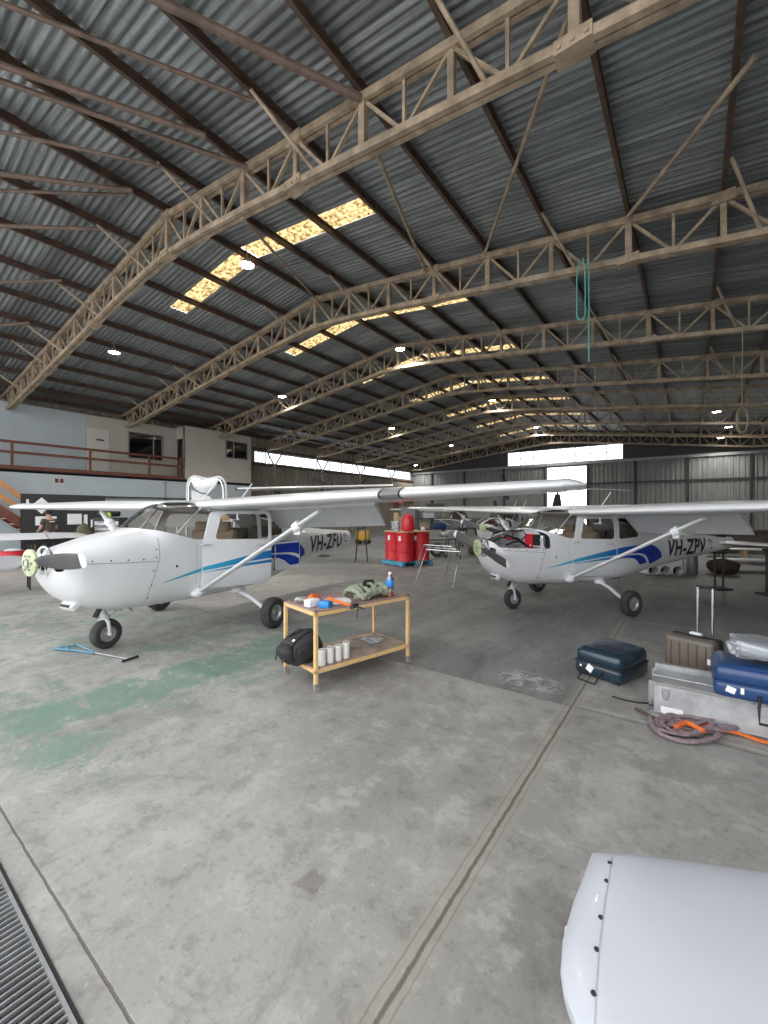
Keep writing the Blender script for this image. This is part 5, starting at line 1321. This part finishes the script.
# ------------------------------------------------------------------ right background
cwl = empty('engine_cowling', at(665, 10.75), YAW - R(8), 'white engine cowling with three round openings on the floor behind the right aeroplane', 'aircraft part')
mb = MB(); mb.box((0, .35, .27), (1.0, .7, .54), None, .12, 0, 4); cb = mb.build('shell', 'greywhite')
cuts = []
for x in (-.27, .02, .31):
    m_ = MB(); m_.lathe([(0, -.3), (.12, -.3), (.12, .4), (0, .4)], (x, 0, .14), 'Y', 20); cuts.append(m_.build('c', 'dark'))
boolean(cb, cuts); finish(cb); cb.parent = cwl
for c in cuts: bpy.data.objects.remove(c)
mb = MB(); mb.box((0.02, .38, .16), (.9, .02, .28)); mb.build('inner_baffle', 'dark', cwl)
mb = MB(); mb.lathe([(0, 0), (.12, 0), (.13, .02), (.13, .62), (.11, .64), (0, .64)], seg=20); mb.lathe([(.132, .2), (.137, .21), (.137, .23), (.132, .24)], seg=20); o = mb.build('gas_cylinder', 'steel', loc=at(692, 11.2)); tag(o, 'short grey steel cylinder right of the white cowling', 'cylinder')
def tail_stand(loc, label, h=.93):
    r = empty('tail_stand', loc, YAW, label, 'stand', None)
    for x in (-.09, .09): mb = MB(); mb.tube((x, 0, .02), (x, 0, h), .022, seg=8); mb.build('post', 'dark', r)
    mb = MB(); mb.box((0, 0, .02), (.34, .34, .04), None, .005); mb.build('foot_plate', 'dark', r); mb = MB(); mb.box((0, 0, h), (.26, .14, .04), None, .01); mb.build('saddle', 'dark', r)
def a2w(x, y, z): return a2.matrix_basis @ Vector((x, y, z))
bpy.context.view_layer.update()
q = a2w(7.45, -.9, 0); tail_stand((q.x, q.y, 0), 'black two-post stand under the right aeroplane tailplane, nearer the right edge', .90)
q = a2w(7.15, 0, 0); tail_stand((q.x, q.y, 0), 'black two-post stand under the right aeroplane tail cone', .78)
q = a2w(7.5, -1.0, 1.13)
bo = empty('spray_bottle', (q.x, q.y, 1.035), 0, 'small blue bottle standing on the right aeroplane tailplane', 'bottle')
mb = MB(); mb.lathe([(0, 0), (.05, 0), (.055, .02), (.055, .12), (.02, .16), (.018, .18), (0, .18)], seg=18); mb.build('body', 'towblue', bo); mb = MB(); mb.box((.01, 0, .195), (.09, .03, .03), None, .008); mb.build('trigger', 'paper', bo)
def low_panel(p, rz, L, W, h, label):
    r = empty('wing_skin', p, rz, label, 'panel')
    mb = MB(); mb.rings([[(x, -W / 2 + a, h + q) for a, q in airfoil(W * s_, .09)] for x, s_ in ((0, .5), (.08, .8), (.3, .95), (L, 1))]); mb.build('panel', 'greywhite', r)
    for x in (.4, L - .4): mb = MB(); mb.box((x, 0, (h - .03) / 2), (.10, W * .6, h - .03)); mb.build('support_block', 'wood', r)
low_panel(at(708, 12.0), YAW - R(12), 3.2, .8, .30, 'white wing skin on low blocks beneath the tailplane, nearer one')
low_panel(at(728, 14.0), YAW - R(29), 2.8, .8, .42, 'white wing skin on low blocks beneath the tailplane, farther one')
mb = MB(); mb.sphere((0, 0, .2), .28, (1.3, .9, .75), 3); wrinkle(mb, .05, 6, 3); o = mb.build('brown_sack', mat('brown_sack_cloth', (.06, .035, .028), .9, var=.3), loc=at(723, 11.1, .0)); tag(o, 'dark brown bulging sack on the floor beneath the tailplane', 'sack')
mb = MB(); mb.box((1.6, 0, .55), (3.4, .06, .9)); mb.box((1.6, -.3, 1.0), (3.4, .7, .06)); mb.box((.1, -.3, .49), (.08, .6, .98)); mb.box((3.1, -.3, .49), (.08, .6, .98)); o = mb.build('long_bench', mat('brown_board', (.17, .13, .10), .8, var=.3), loc=at(712, 15.8), rot=(0, 0, YAW - R(28))); tag(o, 'long brown bench at the right, far behind the tailplane', 'bench')
# clutter in mid hangar between the two aeroplanes
rr_ = rack(at(418, 22.0), YAW + R(6), 2.6, .6, 1.9, 'dark storage rack full of parts beyond the red drums', m='dark')
for i, (px_, d_, z_, s_, m_, lab, cat) in enumerate(((425, 19.7, .80, (.5, .4, .35), 'shelf', 'brown box on the dark rack, left bay', 'box'), (440, 19.9, .80, (.6, .4, .3), 'navy', 'dark blue tub on the dark rack, middle shelf', 'tub'), (458, 20.1, .80, (.4, .4, .4), 'grey', 'grey carton on the dark rack, right bay', 'box'),
    (433, 19.8, 1.38, (.5, .4, .3), 'greywhite', 'white carton on the upper shelf of the dark rack', 'box'), (455, 20.1, 1.38, (.4, .35, .3), 'red', 'small red box on the upper shelf of the dark rack', 'box'))):
    pass
nav = Matrix.Rotation(YAW + R(6), 3, 'Z'); ro = at(418, 22.0)
def onr(x, z): return ro + nav @ Vector((x, .3, 0)) + Vector((0, 0, z))
H_ = [.15 + 1.73 * i / 3 + .02 for i in range(4)]
for x, lv, s_, m_, lab, cat in ((.35, 1, (.5, .4, .35), 'shelf', 'brown box on the dark rack, left bay', 'box'), (1.2, 1, (.7, .4, .3), 'navy', 'dark blue tub on the dark rack, middle shelf', 'tub'), (2.1, 1, (.45, .4, .4), 'grey', 'grey carton on the dark rack, right bay', 'box'),
    (.6, 2, (.6, .4, .3), 'greywhite', 'white carton on the upper shelf of the dark rack', 'box'), (1.5, 2, (.4, .35, .3), 'webgreen', 'olive box on the upper shelf of the dark rack', 'box'), (2.2, 2, (.4, .35, .36), 'rust', 'brown box at the right end of the upper shelf of the dark rack', 'box'), (1.0, 3, (.9, .4, .22), 'camo', 'mottled dark bundle on top of the dark rack', 'bundle')):
    box_on('storage_box', onr(x, H_[lv]), s_, m_, YAW + R(6), lab, cat, .03)
en = empty('engine_on_stand', at(452, 15.0), YAW, 'bare aircraft engine on a small stand beyond the folding trestle', 'engine')
mb = MB(); mb.box((0, 0, .85), (.35, .7, .3), None, .04); mb.tube((0, -.35, .88), (0, -.6, .88), .05); mb.build('crankcase', 'grey', en)
for y in (-.2, .2):
    for s in (-1, 1): mb = MB(); mb.lathe([(.08, s * .17), (.1, s * .2), (.08, s * .23), (.1, s * .26), (.08, s * .29), (.1, s * .32), (.08, s * .36), (.09, s * .44), (0, s * .45)], (0, y, .85), 'X', 14); mb.build('cylinder', 'steel', en)
for x in (-.25, .25):
    for y in (-.3, .3): mb = MB(); mb.bar((x * .6, y * .8, .70), (x, y, 0), .03, .03); mb.build('stand_leg', 'rust', en)
# hose reel on the left wall
hr = empty('hose_reel', (LX + .40, 31.2, 2.9), 0, 'red hose reel on the left wall near the far corner', 'hose reel')
mb = MB(); mb.path([(0, .55 * math.cos(t), .55 * math.sin(t)) for t in [2 * PI * k / 24 for k in range(24)]], .10, 8, loop=True); mb.build('hose', 'red', hr)
mb = MB(); mb.bar((0, -.5, 0), (0, .5, 0), .06, .06); mb.bar((0, 0, -.5), (0, 0, .5), .06, .06); mb.bar((0, 0, 0), (-.33, 0, 0), .06, .06); mb.build('bracket', 'dark', hr)

# ropes hanging from the trusses
rp_ = empty('hanging_rope', (-1.62, 8.35, 0), 0, 'thin green-blue rope looped over the second truss, hanging down', 'rope')
zt = 6.75
mb = MB(); mb.path([(-.03, -.14, zt - .5)] + [(-.07, -.14, zt - .8), (-.07, -.14, 5.25)] + [(-.07 + .07 * (1 - math.cos(t)), -.14, 5.25 - .12 * math.sin(t)) for t in [PI * k / 8 for k in range(1, 8)]] + [(.07, -.14, 5.25), (.07, -.14, zt - .8), (.03, -.14, zt - .5)], .012, 6); mb.build('loop', 'cyan', rp_)
mb = MB(); mb.tube((.13, -.14, zt - .55), (.13, -.14, 4.35), .011, seg=6); mb.build('tail', 'cyan', rp_)
ck = at(743, 9.3); cr_ = empty('rope_coil', (ck.x, ck.y, 0), YAW, 'pale rope coil hanging high at the right edge', 'rope')
zc = 1.65 + (512 - 420) * 9.3 / 417
mb = MB()
for k in range(4): mb.path([(.13 * math.cos(t) + .015 * k - .02, .02 * k, zc + .27 * math.sin(t) - .01 * k) for t in [2 * PI * j / 20 for j in range(20)]], .016, 6, loop=True)
mb.build('coil', 'coil', cr_)
mb = MB(); mb.tube((.0, .03, zc + .27), (.02, .03, 5.9), .010, seg=6); mb.build('hanging_line', 'coil', cr_)

# ------------------------------------------------------------------ nearby wing tip at the lower right
ST0 = 1.07
nw = empty('detached_wing_tip', (0, 0, 0), YAW, 'large white wing tip with a row of dark screws, close at the bottom right corner', 'aircraft wing')
ST = [(.345, .80, .71, .012), (.355, .84, .64, .025), (.385, .90, .57, .04), (.41, .935, .53, .048), (.45, .99, .48, .058), (.512, 1.065, .43, .068), (.556, 1.12, .425, .074), (.65, 1.118, .405, .078), (.97, 1.056, .35, .082), (1.6, .96, .25, .085), (2.2, .86, .15, .085)]
ZC = .655
ST = [(a * ST0, b * ST0, c * ST0, d) for a, b, c, d in ST]
def wt(l):
    for a, b in zip(ST, ST[1:]):
        if a[0] <= l <= b[0]:
            t = (l - a[0]) / (b[0] - a[0]); return [a[k] + (b[k] - a[k]) * t for k in (1, 2, 3)]
    return ST[-1][1:]
def wtop(l, d, n=2.4):
    f, b, t = wt(l); c, h = (f + b) / 2, (f - b) / 2; q = max(0, 1 - abs((d - c) / h) ** n) ** (1 / n); return ZC + t * q
mb = MB(); rings = []
for l, f, b, t in ST:
    c, h = (f + b) / 2, (f - b) / 2; ring = []
    for k in range(40):
        a = 2 * PI * (k + .5) / 40; ca, sa = math.cos(a), math.sin(a)
        ring.append((l, c + math.copysign(abs(ca) ** (2 / 2.4), ca) * h, ZC + math.copysign(abs(sa) ** (2 / 2.4), sa) * t))
    rings.append(ring)
mb.rings(rings); mb.build('skin', mat('pale_lavender_grey_paint', (.50, .52, .565), .35, coat=.2, var=.04, scale=3), nw)
SL = [(612, 857), (609, 880), (605, 900), (603, 917.5), (599, 949.5), (596, 993.5), (593, 1040)]
def ray_top(x, y):
    z = .72
    for _ in range(6):
        d = (1.65 - z) * 417 / (y - 512); l = (x - 384) / 417 * d; z = wtop(l, d)
    return (l, d, z)
sp3 = [ray_top(x, y) for x, y in SL]
mb = MB()
line = []
for a, b in zip(sp3, sp3[1:]):
    for k in range(5): t = k / 5; l, d = a[0] + (b[0] - a[0]) * t, a[1] + (b[1] - a[1]) * t; line.append(((l - .0018, d, wtop(l - .0018, d) + .0008), (l + .0018, d, wtop(l + .0018, d) + .0008)))
mb.rings([list(p) for p in line], close=False, caps=False); mb.build('panel_seam', mat('seam_shade_grey', (.36, .37, .41), .6), nw)
for x, y in ((610, 863), (606.8, 881), (601, 917.5), (597, 949.5), (594, 993.5)):
    l, d, z = ray_top(x, y); mb = MB(); mb.lathe([(0, .002), (.0055, .0018), (.0065, 0), (0, 0)], (l, d, z), 'Z', 14); mb.build('screw', 'dark', nw)
l, d, z = .352, .83, ZC; mb = MB(); mb.box((.424, .955, ZC - .005), (.022, .085, .03), Matrix.Rotation(-.45, 3, 'Z'), .005, 0, 2); mb.build('edge_tab', 'white', nw)
for l, w_ in ((.95, 'nearer its tip'), (1.8, 'farther from its tip')):
    f, b, t = wt(l); c = (f + b) / 2; p = Vector((CS * l - SN * c, SN * l + CS * c, 0))
    trestle((p.x, p.y, 0), YAW, ZC - t - .001, 'low trestle under the close white wing tip, ' + w_, .5)

# ------------------------------------------------------------------ aeroplanes and helicopter farther back
def far_plane(src, p, hd, label, skip=('registration', 'tail_mark', 'stripe', 'cowling_fastener', 'cowling_seam', 'panel_seam', 'hub_bolts', 'starter_ring', 'steering_rod')):
    def cp(o, parent=None):
        if o.name.split('.')[0] in skip: return None
        c = o.copy(); COL.objects.link(c)
        if parent: c.parent = parent
        for ch in list(o.children): cp(ch, c)
        return c
    r = cp(src); r.location = (p[0], p[1], 0); r.rotation_euler = (0, 0, math.atan2(hd[1], hd[0]) + PI); r['label'] = label; r['group'] = 'high-wing aeroplanes'; r.scale = (.95, .95, .97)
    return r
far_plane(a2, (-5.9, 13.4), (-.12, -.99), 'white high-wing aeroplane parked behind the VH-ZPV aeroplane nose')
far_plane(a2, (-12.0, 25.2), (.55, -.83), 'high-wing aeroplane in the middle distance beyond the dark rack')
far_plane(a2, (-1.4, 21.0), (-.2, -.98), 'farthest white high-wing aeroplane, near the back door')
hc = empty('helicopter', (-7.3, 29.6, 0), R(170), 'helicopter with two-blade rotor parked before the bright back door', 'helicopter')
mb = MB(); rings = []
for x, zb, zt_, w_ in ((-1.6, .9, 1.1, .1), (-1.4, .65, 1.5, .45), (-.8, .5, 1.95, .65), (0, .5, 2.1, .65), (.7, .6, 2.0, .5), (1.2, 1.0, 1.75, .25), (4.6, 1.45, 1.65, .09)):
    rings.append([(x, w_ * math.cos(t), (zb + zt_) / 2 + (zt_ - zb) / 2 * math.sin(t)) for t in [2 * PI * k / 20 for k in range(20)]])
mb.rings(rings); mb.build('body', 'dark', hc)
mb = MB(); mb.prism([(4.3, 1.5), (4.7, 2.5), (4.95, 2.5), (4.8, 1.5), (4.95, .9), (4.75, .9)], 'Y', -.02, .02); mb.build('tail_fin', 'dark', hc)
mb = MB(); mb.tube((0, 0, 2.0), (0, 0, 3.15), .06); mb.box((0, 0, 3.15), (.35, .16, .16), None, .03); mb.prism([(-.25, 2.0), (-.12, 2.85), (.12, 2.85), (.35, 2.0)], 'Y', -.12, .12); mb.build('rotor_mast', 'dark', hc)
for s in (-1, 1): mb = MB(); mb.rings([[(s * x, y, 3.17 - .012 * x * x + z) for y, z in ((-.11, 0), (0, .02), (.11, 0), (0, -.01))] for x in (.2, 1.2, 2.4, 3.6, 4.4)]); mb.build('rotor_blade', 'greywhite', hc)
for s in (-1, 1):
    mb = MB(); mb.tube((-1.2, s * .85, .05), (1.0, s * .85, .05), .05); mb.tube((-.7, s * .85, .05), (-.6, s * .4, .65), .03); mb.tube((.5, s * .85, .05), (.45, s * .4, .65), .03); mb.build('skid', 'grey', hc)
pr_ = empty('propeller_stand', at(504, 11.9), YAW, 'dark propeller blade standing upright on a stand, above the wing line at centre', 'propeller')
mb = MB(); mb.tube((0, 0, 0.03), (0, 0, 2.2), .04); mb.box((0, 0, .02), (.5, .5, .04)); mb.build('stand', 'dark', pr_)
mb = MB(); mb.rings([[(.06 - .25 * (z - 2.2) + w_ * a, b * .03, z) for a, b in ((-1, 0), (0, 1), (1, 0), (0, -1))] for z, w_ in ((2.0, .04), (2.15, .07), (2.4, .085), (2.6, .075), (2.72, .03))]); mb.build('blade', 'dark', pr_)

# a little more of the mid-hangar workshop
wb = empty('workbench', at(462, 19.5), YAW + R(4), 'dark steel workbench with a vice, beyond the nose of the VH-ZPV aeroplane', 'workbench')
mb = MB(); mb.box((.8, .3, .88), (1.7, .65, .06)); mb.build('bench_top', 'rust', wb)
for x in (.05, 1.55):
    for y in (.05, .55): mb = MB(); mb.box((x, y, .43), (.06, .06, .86)); mb.build('leg', 'dark', wb)
mb = MB(); mb.box((.3, .12, .98), (.12, .26, .14), None, .02); mb.tube((.3, -.12, .98), (.3, .1, .98), .015); mb.build('vice', 'towblue', wb)
for i, (dx, lab) in enumerate(((0, 'black aircraft tyre leaning on the floor left of the bare engine'),)):
    mb = MB(); mb.lathe([(.14, -.07), (.18, -.085), (.24, -.08), (.26, 0), (.24, .08), (.18, .085), (.14, .07), (.14, -.07)], (0, 0, .262), 'Y', 24); o = mb.build('rubber_tyre', 'tyre', loc=at(437, 15.2), rot=(0, 0, YAW)); tag(o, lab, 'tyre')
box_on('tool_crate', at(478, 16.2), (.7, .4, .35), 'rust', YAW, 'low brown crate on the floor behind the VH-ZPV propeller', 'crate', .02)
box_on('steel_cabinet', at(409, 24.5), (.9, .5, 1.9), 'grey', YAW, 'tall grey steel cabinet far behind the red drums', 'cabinet', .02)

# ------------------------------------------------------------------ camera, sky, exposure
cam = bpy.data.cameras.new('camera'); co = bpy.data.objects.new('camera', cam); COL.objects.link(co)
cam.sensor_fit = 'HORIZONTAL'; cam.sensor_width = 36; cam.lens = 36 * 417 / 768; cam.clip_start = .05; cam.clip_end = 300
co.location = (0, 0, 1.65); co.rotation_euler = (PI / 2, 0, math.atan2(SN, CS)); sc.camera = co
w = bpy.data.worlds.new('overcast_sky'); sc.world = w; w.use_nodes = True
bg = w.node_tree.nodes['Background']; bg.inputs[0].default_value = (.96, .975, 1, 1); bg.inputs[1].default_value = 3.2
sc.view_settings.view_transform = 'Standard'; sc.view_settings.look = 'None'; sc.view_settings.gamma = 1
sc.view_settings.use_curve_mapping = False; sc.view_settings.exposure = 0
sc.cycles.use_denoising = True
sc.cycles.max_bounces = 10; sc.cycles.diffuse_bounces = 5; sc.cycles.transparent_max_bounces = 16
